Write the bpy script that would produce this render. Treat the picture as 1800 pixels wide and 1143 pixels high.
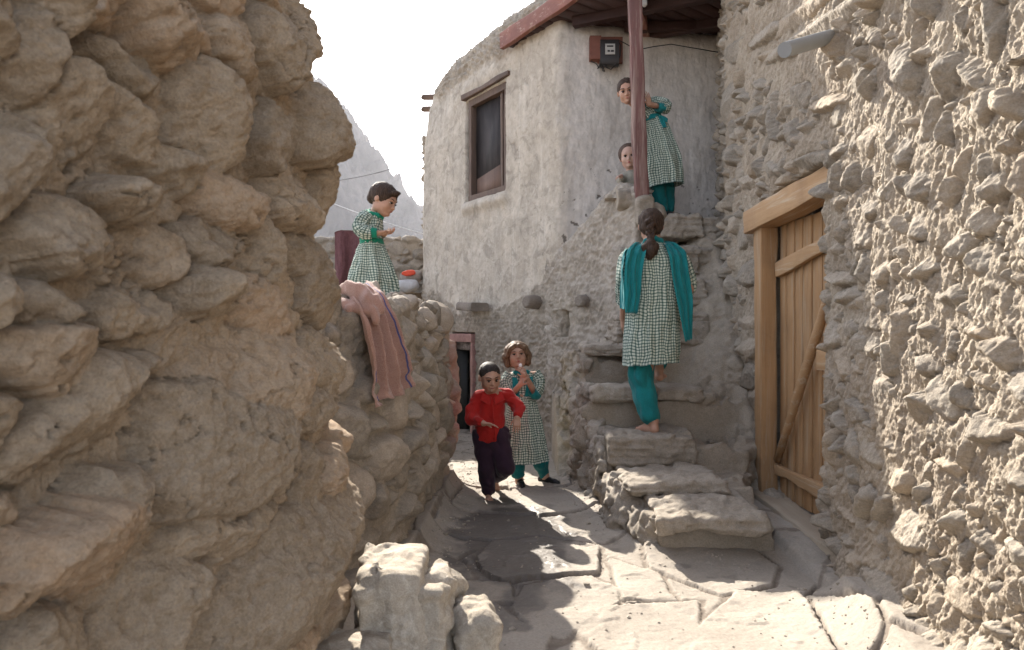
import bpy, math, random
import numpy as np
from mathutils import Vector
rad = math.radians
for o in list(bpy.data.objects): bpy.data.objects.remove(o)
SC = bpy.context.scene
COL = SC.collection
EYE = 1.25
# ---------------------------------------------------------------- camera
cd = bpy.data.cameras.new('camera'); cam = bpy.data.objects.new('camera', cd); COL.objects.link(cam)
cam.location = (0, 0, EYE); cam.rotation_euler = (rad(90), 0, 0)
cd.lens = 24; cd.sensor_width = 36; cd.shift_y = 8.5/1800
cd.clip_start = 0.05; cd.clip_end = 20000
cd.dof.use_dof = True; cd.dof.focus_distance = 5.0; cd.dof.aperture_fstop = 7.1
SC.camera = cam
# ---------------------------------------------------------------- sky, sun, exposure
SUN_ELEV = 33.5
TO_SUN_XY = (-0.36, 0.933)
az = math.atan2(TO_SUN_XY[0], TO_SUN_XY[1])
w = bpy.data.worlds.new('World'); SC.world = w; w.use_nodes = True
wn = w.node_tree; wn.nodes.clear()
wo = wn.nodes.new('ShaderNodeOutputWorld'); bg = wn.nodes.new('ShaderNodeBackground')
sk = wn.nodes.new('ShaderNodeTexSky'); sk.sky_type = 'NISHITA'; sk.sun_disc = False
sk.sun_elevation = rad(SUN_ELEV); sk.sun_rotation = az
sk.air_density = 1.0; sk.dust_density = 6.0; sk.ozone_density = 1.0; sk.altitude = 2000
bg.inputs['Strength'].default_value = 0.12
hs = wn.nodes.new('ShaderNodeHueSaturation'); hs.inputs['Saturation'].default_value = 0.55
wn.links.new(sk.outputs[0], hs.inputs['Color']); wn.links.new(hs.outputs[0], bg.inputs[0]); wn.links.new(bg.outputs[0], wo.inputs[0])
sl = bpy.data.lights.new('sun', 'SUN'); sl.energy = 4.2; sl.angle = rad(0.5); sl.color = (1.0, 0.93, 0.82)
so = bpy.data.objects.new('sun', sl); COL.objects.link(so)
ce = math.cos(rad(SUN_ELEV))
so.rotation_euler = Vector((TO_SUN_XY[0]*ce, TO_SUN_XY[1]*ce, math.sin(rad(SUN_ELEV)))).to_track_quat('Z', 'Y').to_euler()
so.location = (0, 0, 20)
SC.view_settings.view_transform = 'Standard'; SC.view_settings.look = 'None'
SC.view_settings.exposure = 1.95; SC.view_settings.gamma = 1.0
SC.cycles.max_bounces = 7; SC.cycles.diffuse_bounces = 5; SC.cycles.glossy_bounces = 2
SC.cycles.transmission_bounces = 3; SC.cycles.volume_bounces = 1; SC.cycles.transparent_max_bounces = 6
SC.cycles.caustics_reflective = False; SC.cycles.caustics_refractive = False
SC.cycles.use_denoising = True; SC.cycles.use_adaptive_sampling = True; SC.cycles.adaptive_threshold = 0.015
SC.cycles.sample_clamp_indirect = 6

def P(px, py, Y):
    'point seen at pixel (px, py) of the photograph at depth Y'
    return ((px-900)/1200*Y, Y, EYE-(py-580)/1200*Y)

# ---------------------------------------------------------------- noise
def _hash(ix, iy, iz, seed):
    n = (ix.astype(np.int64)*374761393 + iy.astype(np.int64)*668265263 + iz*1442695041 + seed*1274126177) & 0xffffffff
    n = ((n ^ (n >> 13))*1103515245) & 0xffffffff
    n = ((n ^ (n >> 15))*2654435761) & 0xffffffff
    return n ^ (n >> 16)
_A = np.linspace(0, 2*np.pi, 256, endpoint=False); _CA = np.cos(_A).astype(np.float32); _SA = np.sin(_A).astype(np.float32)
def noise2(x, y, seed=0):
    xf = np.floor(x); yf = np.floor(y); fx = (x-xf).astype(np.float32); fy = (y-yf).astype(np.float32)
    ix = xf.astype(np.int64); iy = yf.astype(np.int64)
    u = fx*fx*fx*(fx*(fx*6-15)+10); v = fy*fy*fy*(fy*(fy*6-15)+10)
    def g(a, b):
        h = _hash(ix+a, iy+b, 0, seed) & 255
        return _CA[h]*(fx-a)+_SA[h]*(fy-b)
    n0 = g(0, 0)*(1-u)+g(1, 0)*u; n1 = g(0, 1)*(1-u)+g(1, 1)*u
    return (n0*(1-v)+n1*v)*1.5
def fbm2(x, y, seed=0, octv=4, gain=0.5, ridged=False):
    s = 0; a = 1.0; t = 0
    for k in range(octv):
        n = noise2(x*2.0**k+k*17.3, y*2.0**k-k*9.1, seed+k*31)
        if ridged: n = 1-2*np.abs(n)
        s = s+a*n; t += a; a *= gain
    return s/t
def noise3(x, y, z, seed=0):
    xf = np.floor(x); yf = np.floor(y); zf = np.floor(z)
    fx = x-xf; fy = y-yf; fz = z-zf
    ix = xf.astype(np.int64); iy = yf.astype(np.int64); iz = zf.astype(np.int64)
    fx = fx*fx*(3-2*fx); fy = fy*fy*(3-2*fy); fz = fz*fz*(3-2*fz)
    def c(a, b, d): return (_hash(ix+a, iy+b, iz+d, seed) & 0xffff)/32767.5-1
    r = 0
    for d in (0, 1):
        for b in (0, 1):
            for a in (0, 1):
                r = r+c(a, b, d)*(fx if a else 1-fx)*(fy if b else 1-fy)*(fz if d else 1-fz)
    return r
def fbm3(x, y, z, seed=0, octv=3, gain=0.5):
    s = 0; a = 1.0; t = 0
    for k in range(octv):
        s = s+a*noise3(x*2.0**k+k*7.7, y*2.0**k+k*3.1, z*2.0**k-k*5.3, seed+k*13); t += a; a *= gain
    return s/t
def sstep(a, b, x):
    t = np.clip((x-a)/(b-a), 0, 1); return t*t*(3-2*t)

# ---------------------------------------------------------------- mesh + objects
def link(o, parent=None):
    COL.objects.link(o)
    if parent is not None:
        o.parent = parent
    return o
def tag(o, label=None, cat=None, group=None, kind=None):
    if label: o['label'] = label
    if cat: o['category'] = cat
    if group: o['group'] = group
    if kind: o['kind'] = kind
    return o
def empty(name, loc=(0, 0, 0), label=None, cat=None, group=None, rz=0):
    o = bpy.data.objects.new(name, None); o.empty_display_size = .1; COL.objects.link(o)
    o.location = loc; o.rotation_euler = (0, 0, rz)
    return tag(o, label, cat, group)
def mesh_np(name, V, F, mat, parent=None, smooth=True, uv=None, attrs=None, origin=None, mats=None, mi=None):
    'V (n,3) world coordinates, F (m,4) or (m,3)'
    V = np.asarray(V, dtype=np.float32)
    po = np.array(parent_world(parent), dtype=np.float32) if parent is not None else np.zeros(3, np.float32)
    if origin is None: origin = po if parent is not None else np.array([V[:, 0].mean(), V[:, 1].mean(), V[:, 2].min()], np.float32)
    origin = np.asarray(origin, np.float32)
    me = bpy.data.meshes.new(name)
    n = len(V); m = len(F); k = F.shape[1]
    me.vertices.add(n); me.vertices.foreach_set('co', (V-origin).ravel())
    me.loops.add(m*k); me.loops.foreach_set('vertex_index', F.astype(np.int32).ravel())
    me.polygons.add(m); me.polygons.foreach_set('loop_start', np.arange(0, m*k, k, dtype=np.int32))
    me.update(calc_edges=True)
    if smooth: me.polygons.foreach_set('use_smooth', np.ones(m, bool))
    if uv is not None:
        l = me.uv_layers.new(name='UVMap'); l.data.foreach_set('uv', np.asarray(uv, np.float32)[F.ravel()].ravel())
    for an, av in (attrs or {}).items():
        a = me.attributes.new(an, 'FLOAT', 'POINT'); a.data.foreach_set('value', np.asarray(av, np.float32).ravel())
    for mm in (mats or [mat]): me.materials.append(mm)
    if mi is not None: me.polygons.foreach_set('material_index', np.asarray(mi, np.int32))
    me.validate()
    o = bpy.data.objects.new(name, me); link(o, parent)
    o.location = origin-po
    return o
def parent_world(p):
    v = Vector((0, 0, 0))
    while p is not None:
        v = v+p.location; p = p.parent
    return v
def grid_faces(nr, nc, flip=False, keep=None):
    i = np.arange(nr*nc).reshape(nr, nc)
    q = np.stack([i[:-1, :-1], i[:-1, 1:], i[1:, 1:], i[1:, :-1]], -1)
    if flip: q = q[..., ::-1]
    q = q.reshape(-1, 4)
    if keep is not None: q = q[keep.reshape(-1)]
    return q

# ---------------------------------------------------------------- stones laid into a height field
def lay_stones(H, T, U1, V1, seeds, WU, WV, rng, G=None, fkr=(.2, .9), nf=3, ang_=1.0):
    for sd in seeds:
        cu, cv, ru, rv, ang, h, m, g = sd[:8]
        sink = sd[8] if len(sd) > 8 else 0.02
        R = max(ru, rv)*1.35
        j0, j1 = np.searchsorted(U1, [cu-R, cu+R]); i0, i1 = np.searchsorted(V1, [cv-R, cv+R])
        if j1-j0 < 2 or i1-i0 < 2: continue
        u = U1[None, j0:j1]-cu+WU[i0:i1, j0:j1]; v = V1[i0:i1, None]-cv+WV[i0:i1, j0:j1]
        c, s = math.cos(ang), math.sin(ang)
        x = (u*c+v*s)/ru; y = (-u*s+v*c)/rv
        K = rng.randint(6, 8); a0 = rng.random()*6.28; d = 0
        for k in range(K):
            a = a0+k*2*math.pi/K+rng.uniform(-.25, .25); rk = rng.uniform(.82, 1.12)
            d = d+np.maximum((x*math.cos(a)+y*math.sin(a))/rk, 0)**m
        d = d**(1.0/m)
        t = np.clip(1-d**2.2, 0, 1)**g
        tx, ty = rng.uniform(-.35, .35), rng.uniform(-.35, .35)
        # a broken facet across the face
        fa = rng.random()*6.28; fk = rng.uniform(*fkr)
        fac = np.maximum(x*math.cos(fa)+y*math.sin(fa)-rng.uniform(-.1, .4), 0)*fk
        for _ in range(nf):
            pa = rng.random()*6.28; ps = rng.uniform(.25, 1.0); pc = rng.uniform(.62, 1.0)
            t = np.minimum(t, np.maximum(pc-ps*(x*math.cos(pa)+y*math.sin(pa)), 0)) if ang_ >= 1 else t*(1-ang_)+ang_*np.minimum(t, np.maximum(pc-ps*(x*math.cos(pa)+y*math.sin(pa)), 0))
        hh = -sink+(h*(1+tx*x+ty*y-fac)+sink)*t
        sub = H[i0:i1, j0:j1]
        b = (hh > sub)
        T[i0:i1, j0:j1] = np.where(b & (t > .1), rng.uniform(-1, 1), T[i0:i1, j0:j1])
        if G is not None: G[i0:i1, j0:j1] = np.where(b & (t > 0), np.clip((1-d)*min(ru, rv)/.02, 0, 1), G[i0:i1, j0:j1])
        k = 0.006
        e = np.clip(.5+.5*(hh-sub)/k, 0, 1)
        H[i0:i1, j0:j1] = np.where(t > 0, sub*(1-e)+hh*e+k*e*(1-e), sub)
def scatter(rng, u0, u1, v0, v1, rmin, rmax, n, existing=(), fill=.8, aniso=1.7, power=1.0):
    out = []; ex = [(s[0], s[1], (s[2]+s[3])/2) for s in existing]
    A = np.array(ex) if ex else np.zeros((0, 3))
    pts = list(map(tuple, A))
    for k in range(n):
        f = (k/n)**power; r = rmax*(1-f)+rmin*f
        cu = rng.uniform(u0, u1); cv = rng.uniform(v0, v1); r *= rng.uniform(.8, 1.2)
        if pts:
            a = np.array(pts); 
            if np.any((a[:, 0]-cu)**2+(a[:, 1]-cv)**2 < ((a[:, 2]+r)*fill)**2): continue
        pts.append((cu, cv, r)); an = rng.uniform(1, aniso)
        out.append([cu, cv, r*math.sqrt(an), r/math.sqrt(an)])
    return out

def plan(path, n, ease=0.0):
    'resample a plan polyline (smoothed) to n points, uniform arc length'
    pts = np.array(path, float)
    for _ in range(3):   # Chaikin
        q = [pts[0]]
        for a, b in zip(pts[:-1], pts[1:]): q += [a*.75+b*.25, a*.25+b*.75]
        pts = np.array(q+[pts[-1]])
    L = np.concatenate([[0], np.cumsum(np.hypot(*(pts[1:]-pts[:-1]).T))])
    return pts, L
def wall_mesh(name, path, zs, ztop, du, dv, hfn, mat, parent=None, cap=.4, rr=.06, batter=0.0, side=1, uspan=None, u_nodes=None, off=None, extra_attr=None):
    '''displaced wall along a plan path. zs=(z0,z1): v range without cap. ztop: function(u)->top height.
    hfn(U1,V1,Ug,Vg) -> H, attrs. side=+1 : outward normal is to the right of travel.'''
    pts, L = plan(path, 0)
    U1 = np.arange(0, L[-1], du) if u_nodes is None else u_nodes
    U1 = U1[U1 < L[-1]-1e-4]
    V1 = np.arange(zs[0], zs[1]+cap, dv)
    px = np.interp(U1, L, pts[:, 0]); py = np.interp(U1, L, pts[:, 1])
    ks = max(3, int(.06/du)); ker = np.ones(ks)/ks
    tx = np.gradient(px); ty = np.gradient(py)
    pad = lambda a: np.convolve(np.pad(a, (ks, ks), 'edge'), ker, 'same')[ks:-ks]
    tx = pad(tx); ty = pad(ty); l = np.hypot(tx, ty)+1e-9; tx = tx/l; ty = ty/l
    nx, ny = (ty*side, -tx*side)
    Ug, Vg = np.meshgrid(U1, V1)
    zt = ztop(U1)[None, :]+0*Vg
    H, attrs = hfn(U1, V1, Ug, Vg, px, py)
    b0 = zt-rr; s = np.maximum(Vg-b0, 0)
    a = np.clip(s/rr, 0, np.pi/2)
    inward = rr*(1-np.cos(a))+np.maximum(s-rr*np.pi/2, 0)
    z = np.where(Vg < b0, Vg, b0+rr*np.sin(a))
    inward = inward+batter*(np.maximum(z, 0))
    if off is not None: inward = inward-off(Ug, Vg)
    ca = np.cos(a); sa = np.sin(a)
    X = px[None, :]+nx[None, :]*(H*ca-inward); Y = py[None, :]+ny[None, :]*(H*ca-inward); Z = z+H*sa
    V = np.stack([X, Y, Z], -1)
    keep = None
    if 'keep' in attrs:
        kk = attrs.pop('keep'); keep = kk[:-1, :-1] & kk[1:, 1:] & kk[1:, :-1] & kk[:-1, 1:]
    # drop the rows of the cap once they are far enough in
    F = grid_faces(len(V1), len(U1), flip=(side < 0), keep=keep)
    return mesh_np(name, V.reshape(-1, 3), F, mat, parent, attrs={k: v.ravel() for k, v in attrs.items()})

# ---------------------------------------------------------------- surface nets on an implicit field
class Field:
    def __init__(s, lo, hi, h):
        s.lo = np.array(lo, float)-2*h; s.h = h
        s.n = np.ceil((np.array(hi, float)+2*h-s.lo)/h).astype(int)+1
        s.F = np.full(s.n, 1.0, np.float32)
    def win(s, lo, hi):
        a = np.clip(np.floor((np.array(lo)-s.lo)/s.h).astype(int), 0, s.n-1); b = np.clip(np.ceil((np.array(hi)-s.lo)/s.h).astype(int)+1, 1, s.n)
        if np.any(b-a < 1): return None
        g = [s.lo[i]+np.arange(a[i], b[i])*s.h for i in range(3)]
        return (slice(a[0], b[0]), slice(a[1], b[1]), slice(a[2], b[2])), g[0][:, None, None], g[1][None, :, None], g[2][None, None, :]
    def put(s, sl, d, k, op='u'):
        o = s.F[sl]
        if op == 's': d = -d; e = np.clip(.5-.5*(d-o)/k, 0, 1)*1.0; s.F[sl] = np.maximum(o, d) if k <= 0 else (o*(e)+d*(1-e)+k*e*(1-e)); return
        if k <= 0: s.F[sl] = np.minimum(o, d); return
        e = np.clip(.5+.5*(o-d)/k, 0, 1); s.F[sl] = o*(1-e)+d*e-k*e*(1-e)
    def cone(s, a, b, ra, rb, k=.015, op='u'):
        a = np.array(a, float); b = np.array(b, float); m = max(ra, rb)+k+.05
        r = s.win(np.minimum(a, b)-m, np.maximum(a, b)+m)
        if r is None: return
        sl, x, y, z = r; d = b-a; L2 = max(d@d, 1e-9)
        t = np.clip(((x-a[0])*d[0]+(y-a[1])*d[1]+(z-a[2])*d[2])/L2, 0, 1)
        q = np.sqrt((x-a[0]-t*d[0])**2+(y-a[1]-t*d[1])**2+(z-a[2]-t*d[2])**2)-(ra+(rb-ra)*t)
        s.put(sl, q, k, op)
    def chain(s, pts, rs, k=.015):
        for i in range(len(pts)-1): s.cone(pts[i], pts[i+1], rs[i], rs[i+1], k)
    def ell(s, c, r, R=None, k=.015, op='u'):
        c = np.array(c, float); r = np.array(r, float); m = r.max()+k+.05
        ww = s.win(c-m, c+m)
        if ww is None: return
        sl, x, y, z = ww; x = x-c[0]; y = y-c[1]; z = z-c[2]
        if R is None: R = np.eye(3)
        p = [R[i][0]*x+R[i][1]*y+R[i][2]*z for i in range(3)]
        q0 = np.sqrt((p[0]/r[0])**2+(p[1]/r[1])**2+(p[2]/r[2])**2)
        q1 = np.sqrt((p[0]/r[0]**2)**2+(p[1]/r[1]**2)**2+(p[2]/r[2]**2)**2)+1e-9
        s.put(sl, q0*(q0-1)/q1, k, op)
    def box(s, c, hsz, r=.02, rz=0.0, k=.01, tilt=(0, 0), op='u'):
        c = np.array(c, float); m = np.linalg.norm(hsz)+k+.04
        ww = s.win(c-m, c+m)
        if ww is None: return
        sl, x, y, z = ww; x = x-c[0]; y = y-c[1]; z = z-c[2]
        ca, sa = math.cos(rz), math.sin(rz); X = ca*x+sa*y; Y = -sa*x+ca*y; Z = z-tilt[0]*X-tilt[1]*Y
        q = [np.abs(X+0*Z)-hsz[0]+r, np.abs(Y+0*Z)-hsz[1]+r, np.abs(Z)-hsz[2]+r]
        d = np.sqrt(sum(np.maximum(t, 0)**2 for t in q))+np.minimum(np.maximum(np.maximum(q[0], q[1]), q[2]), 0)-r
        s.put(sl, d, k, op)
    def disturb(s, fn, band=.06):
        idx = np.nonzero(np.abs(s.F) < band)
        x = s.lo[0]+idx[0]*s.h; y = s.lo[1]+idx[1]*s.h; z = s.lo[2]+idx[2]*s.h
        s.F[idx] += fn(x, y, z).astype(np.float32)
    def mesh(s):
        F = s.F; F[0] = F[-1] = 1; F[:, 0] = F[:, -1] = 1; F[:, :, 0] = F[:, :, -1] = 1
        ins = F < 0
        cs = [(0, 0, 0), (1, 0, 0), (0, 1, 0), (1, 1, 0), (0, 0, 1), (1, 0, 1), (0, 1, 1), (1, 1, 1)]
        n = F.shape
        cnt = np.zeros((n[0]-1, n[1]-1, n[2]-1), np.uint8)
        for c in cs: cnt += ins[c[0]:n[0]-1+c[0], c[1]:n[1]-1+c[1], c[2]:n[2]-1+c[2]]
        act = np.nonzero((cnt > 0) & (cnt < 8)); m = len(act[0])
        vals = [F[act[0]+c[0], act[1]+c[1], act[2]+c[2]] for c in cs]
        pos = np.zeros((m, 3)); num = np.zeros(m)
        for i in range(8):
            for j in range(i+1, 8):
                df = np.array(cs[j])-np.array(cs[i])
                if np.abs(df).sum() != 1: continue
                a, b = vals[i], vals[j]; x = (a < 0) != (b < 0)
                t = np.where(x, a/np.where(x, a-b, 1), 0)
                pos += x[:, None]*(np.array(cs[i])[None]+t[:, None]*df[None]); num += x
        pos /= num[:, None]
        V = s.lo+(np.stack(act, -1)+pos)*s.h
        idx = np.full(cnt.shape, -1, np.int64); idx[act] = np.arange(m)
        Q = []
        for ax in range(3):
            b, c = [(1, 2), (2, 0), (0, 1)][ax]
            s0 = [slice(1, n[i]-1) for i in range(3)]; s0[ax] = slice(0, n[ax]-1); s1 = list(s0); s1[ax] = slice(1, n[ax])
            A = ins[tuple(s0)]; B = ins[tuple(s1)]
            for flip, mk in ((False, A & ~B), (True, ~A & B)):
                e = list(np.nonzero(mk)); 
                for i in range(3): 
                    if i != ax: e[i] = e[i]+1
                def cell(db, dc):
                    q = [e[0], e[1], e[2]]; q[b] = q[b]-db; q[c] = q[c]-dc; return idx[q[0], q[1], q[2]]
                qq = np.stack([cell(1, 1), cell(0, 1), cell(0, 0), cell(1, 0)], -1)
                Q.append(qq[:, ::-1] if flip else qq)
        return V, np.concatenate(Q)

# ---------------------------------------------------------------- materials
def srgb(r, g, b):
    f = lambda c: (c/255/12.92 if c/255 <= .04045 else ((c/255+.055)/1.055)**2.4)
    return (f(r), f(g), f(b), 1)
def newmat(name):
    m = bpy.data.materials.new(name); m.use_nodes = True
    nt = m.node_tree; b = nt.nodes['Principled BSDF']; return m, nt, b
def N(nt, t, **kw):
    n = nt.nodes.new(t)
    for k, v in kw.items():
        if k in n.inputs.keys() if isinstance(k, str) else False: n.inputs[k].default_value = v
        else: setattr(n, k, v)
    return n
def mixc(nt, fac, a, b, mode='MIX'):
    n = nt.nodes.new('ShaderNodeMix'); n.data_type = 'RGBA'; n.blend_type = mode
    for s, v in ((n.inputs[0], fac), (n.inputs[6], a), (n.inputs[7], b)):
        if hasattr(v, 'links'): nt.links.new(v, s)
        else: s.default_value = v
    return n.outputs[2]
def ramp(nt, src, a, b, lo=0.0, hi=1.0):
    n = nt.nodes.new('ShaderNodeMapRange'); n.inputs[1].default_value = a; n.inputs[2].default_value = b
    n.inputs[3].default_value = lo; n.inputs[4].default_value = hi; nt.links.new(src, n.inputs[0]); return n.outputs[0]
def noise_n(nt, vec, scale, detail=5, rough=.6, dist=0.0):
    n = nt.nodes.new('ShaderNodeTexNoise'); n.inputs['Scale'].default_value = scale; n.inputs['Detail'].default_value = detail
    n.inputs['Roughness'].default_value = rough; n.inputs['Distortion'].default_value = dist; nt.links.new(vec, n.inputs['Vector']); return n.outputs['Fac']
def mathn(nt, op, a, b=0.0):
    n = nt.nodes.new('ShaderNodeMath'); n.operation = op
    for s, v in ((n.inputs[0], a), (n.inputs[1], b)):
        if hasattr(v, 'links'): nt.links.new(v, s)
        else: s.default_value = v
    return n.outputs[0]
def attr(nt, name):
    n = nt.nodes.new('ShaderNodeAttribute'); n.attribute_name = name; return n.outputs['Fac']
def coords(nt, scale=(1, 1, 1), rot=(0, 0, 0), kind='Object'):
    tc = nt.nodes.new('ShaderNodeTexCoord'); mp = nt.nodes.new('ShaderNodeMapping')
    mp.inputs['Scale'].default_value = scale; mp.inputs['Rotation'].default_value = rot
    nt.links.new(tc.outputs[kind], mp.inputs[0]); return mp.outputs[0]
def bump(nt, b, hgt, dist, strength=1.0):
    n = nt.nodes.new('ShaderNodeBump'); n.inputs['Distance'].default_value = dist; n.inputs['Strength'].default_value = strength
    nt.links.new(hgt, n.inputs['Height']); nt.links.new(n.outputs[0], b.inputs['Normal'])
def m_rock(name, mud1, mud2, stone1, stone2, s=1.0, bd=.006, rough=.92, warm=None, stone_amt=1.0, lichen=None):
    'mud between stones; attribute tint is 0 on mud and the stone tone (-1..1) elsewhere, attribute st is 1 on stone'
    dk = lambda q, f=.74: (q[0]*f, q[1]*f*.985, q[2]*f*.96, 1)
    mud1, mud2, stone1, stone2 = dk(mud1), dk(mud2), dk(stone1, .70), dk(stone2, .74); warm = dk(warm) if warm else None
    m, nt, b = newmat(name); v = coords(nt)
    n1 = noise_n(nt, v, 3.2*s, 6, .62, .3); n2 = noise_n(nt, v, 24*s, 7, .7); n3 = noise_n(nt, v, 120*s, 4, .7)
    n4 = noise_n(nt, v, 9*s, 5, .6, 1.5)
    c = mixc(nt, ramp(nt, n1, .36, .66), mud1, mud2)
    st = mixc(nt, ramp(nt, n4, .38, .64), stone1, stone2)
    ti = attr(nt, 'tint')
    st = mixc(nt, ramp(nt, ti, .25, 1, 0, .8), st, warm or stone2)
    stv = nt.nodes.new('ShaderNodeHueSaturation'); nt.links.new(st, stv.inputs['Color']); nt.links.new(ramp(nt, ti, -1, 1, .62, 1.28), stv.inputs['Value'])
    fac = mathn(nt, 'MULTIPLY', attr(nt, 'st'), ramp(nt, n4, .30, .52, .3*stone_amt, stone_amt))
    c = mixc(nt, fac, c, stv.outputs[0])
    c = mixc(nt, ramp(nt, n2, .35, .7, .0, .55), c, mixc(nt, .5, mud2, (.44, .39, .33, 1)), 'MIX')
    hv = nt.nodes.new('ShaderNodeHueSaturation'); nt.links.new(c, hv.inputs['Color']); nt.links.new(ramp(nt, n3, .3, .72, .78, 1.2), hv.inputs['Value'])
    nt.links.new(hv.outputs[0], b.inputs['Base Color']); b.inputs['Roughness'].default_value = rough; b.inputs['Specular IOR Level'].default_value = .25
    h = mathn(nt, 'ADD', mathn(nt, 'MULTIPLY', n2, 1.0), mathn(nt, 'MULTIPLY', n3, .35))
    bump(nt, b, h, bd, .9)
    return m
def m_simple(name, c, rough=.8, bd=0, s=40, var=.15, spec=.3, metal=0, stretch=(1, 1, 1)):
    m, nt, b = newmat(name); v = coords(nt, stretch); n = noise_n(nt, v, s, 5, .6); n2 = noise_n(nt, v, s*.17, 4, .6)
    hv = nt.nodes.new('ShaderNodeHueSaturation'); hv.inputs['Color'].default_value = c
    nt.links.new(ramp(nt, mathn(nt, 'ADD', mathn(nt, 'MULTIPLY', n, .5), mathn(nt, 'MULTIPLY', n2, .5)), .35, .65, 1-var, 1+var), hv.inputs['Value'])
    nt.links.new(hv.outputs[0], b.inputs['Base Color']); b.inputs['Roughness'].default_value = rough; b.inputs['Specular IOR Level'].default_value = spec
    b.inputs['Metallic'].default_value = metal
    if bd: bump(nt, b, n, bd)
    return m
def m_wood(name, c1, c2, c3, axis='z', s=1.0, bd=.002, rough=.7, worn=None, worn_amt=.5):
    'grain runs along the given axis of the object'
    m, nt, b = newmat(name)
    sc = {'z': (22*s, 22*s, 1.1*s), 'y': (22*s, 1.1*s, 22*s), 'x': (1.1*s, 22*s, 22*s)}[axis]
    v = coords(nt, sc); v2 = coords(nt)
    g = noise_n(nt, v, 1.6, 8, .65, .6); g2 = noise_n(nt, v, 5.5, 4, .7); n1 = noise_n(nt, v2, 2.5*s, 5, .6, .4)
    c = mixc(nt, ramp(nt, g, .3, .7), c1, c2); c = mixc(nt, ramp(nt, n1, .45, .75, 0, .8), c, c3)
    c = mixc(nt, ramp(nt, g2, .62, .78, 0, .6), c, (c1[0]*.35, c1[1]*.3, c1[2]*.3, 1))
    if worn: c = mixc(nt, ramp(nt, noise_n(nt, coords(nt, tuple(q*.35 for q in sc)), 3.0, 6, .7, .5), .6-worn_amt*.15, .66, 0, .9), c, worn)
    nt.links.new(c, b.inputs['Base Color']); b.inputs['Roughness'].default_value = rough; b.inputs['Specular IOR Level'].default_value = .3
    bump(nt, b, mathn(nt, 'ADD', g, mathn(nt, 'MULTIPLY', g2, .5)), bd)
    return m
# ================================================================ materials of the setting
M = {}
M['nearwall'] = m_rock('brown mud and river stone', (.31, .215, .13, 1), (.47, .35, .235, 1), (.31, .235, .16, 1), (.50, .39, .275, 1), 1.6, .009, warm=(.42, .27, .165, 1))
M['midwall'] = m_rock('stone bound with mud', (.36, .30, .235, 1), (.44, .375, .30, 1), (.33, .285, .24, 1), (.46, .40, .33, 1), 1.0, .008, warm=(.42, .34, .27, 1))
M['rightwall'] = m_rock('rough pale mud', (.39, .32, .25, 1), (.52, .445, .355, 1), (.30, .265, .225, 1), (.48, .43, .365, 1), 1.0, .009, warm=(.38, .30, .22, 1), stone_amt=.9)
M['stair'] = m_rock('worn grey stair stone', (.37, .31, .245, 1), (.46, .395, .32, 1), (.36, .32, .275, 1), (.47, .42, .365, 1), 1.0, .013)
M['block'] = m_rock('pale broken stone', (.50, .42, .33, 1), (.62, .54, .44, 1), (.42, .36, .29, 1), (.66, .59, .50, 1), 2.0, .007, warm=(.45, .35, .26, 1))

def m_building():
    m, nt, b = newmat('cracked lime plaster over mud'); v = coords(nt)
    n1 = noise_n(nt, v, 2.2, 6, .6, .4); n2 = noise_n(nt, v, 14, 7, .68); n3 = noise_n(nt, v, 70, 4, .7)
    vs = coords(nt, (5, 5, .55)); n4 = noise_n(nt, vs, 1.6, 6, .62, .8)
    vs2 = coords(nt, (16, 16, 1.0)); n5 = noise_n(nt, vs2, 1.2, 5, .6, .5)
    cream = mixc(nt, ramp(nt, n1, .35, .65), (0.424, 0.364, 0.296, 1), (0.544, 0.480, 0.404, 1))
    cream = mixc(nt, ramp(nt, n4, .50, .66, 0, .45), cream, (0.360, 0.320, 0.276, 1))
    cream = mixc(nt, ramp(nt, n5, .56, .68, 0, .35), cream, (0.592, 0.552, 0.488, 1))
    cream = mixc(nt, ramp(nt, noise_n(nt, v, 1.4, 8, .72, .8), .48, .60, 0, .6), cream, (0.360, 0.316, 0.264, 1))
    cream = mixc(nt, ramp(nt, noise_n(nt, v, 5.5, 7, .7, 1.0), .52, .62, 0, .7), cream, (0.288, 0.252, 0.208, 1))
    white = mixc(nt, ramp(nt, n1, .35, .7), (0.545, 0.495, 0.450, 1), (0.655, 0.603, 0.555, 1))
    white = mixc(nt, ramp(nt, n4, .52, .76, 0, .45), white, (0.400, 0.368, 0.352, 1))
    mud = mixc(nt, ramp(nt, n1, .36, .66), (0.232, 0.196, 0.156, 1), (0.344, 0.296, 0.240, 1))
    mud = mixc(nt, ramp(nt, n2, .42, .68, 0, .6), mud, (0.400, 0.352, 0.296, 1))
    c = mixc(nt, attr(nt, 'white'), cream, white); c = mixc(nt, attr(nt, 'mud'), c, mud); c = mixc(nt, attr(nt, 'chip'), c, (0.168, 0.144, 0.124, 1))
    hv = nt.nodes.new('ShaderNodeHueSaturation'); nt.links.new(c, hv.inputs['Color']); nt.links.new(ramp(nt, n2, .3, .72, .84, 1.14), hv.inputs['Value'])
    nt.links.new(hv.outputs[0], b.inputs['Base Color']); b.inputs['Roughness'].default_value = .93; b.inputs['Specular IOR Level'].default_value = .2
    bump(nt, b, mathn(nt, 'ADD', n2, mathn(nt, 'MULTIPLY', n3, .4)), .007, .8)
    return m
M['plaster'] = m_building()
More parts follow.
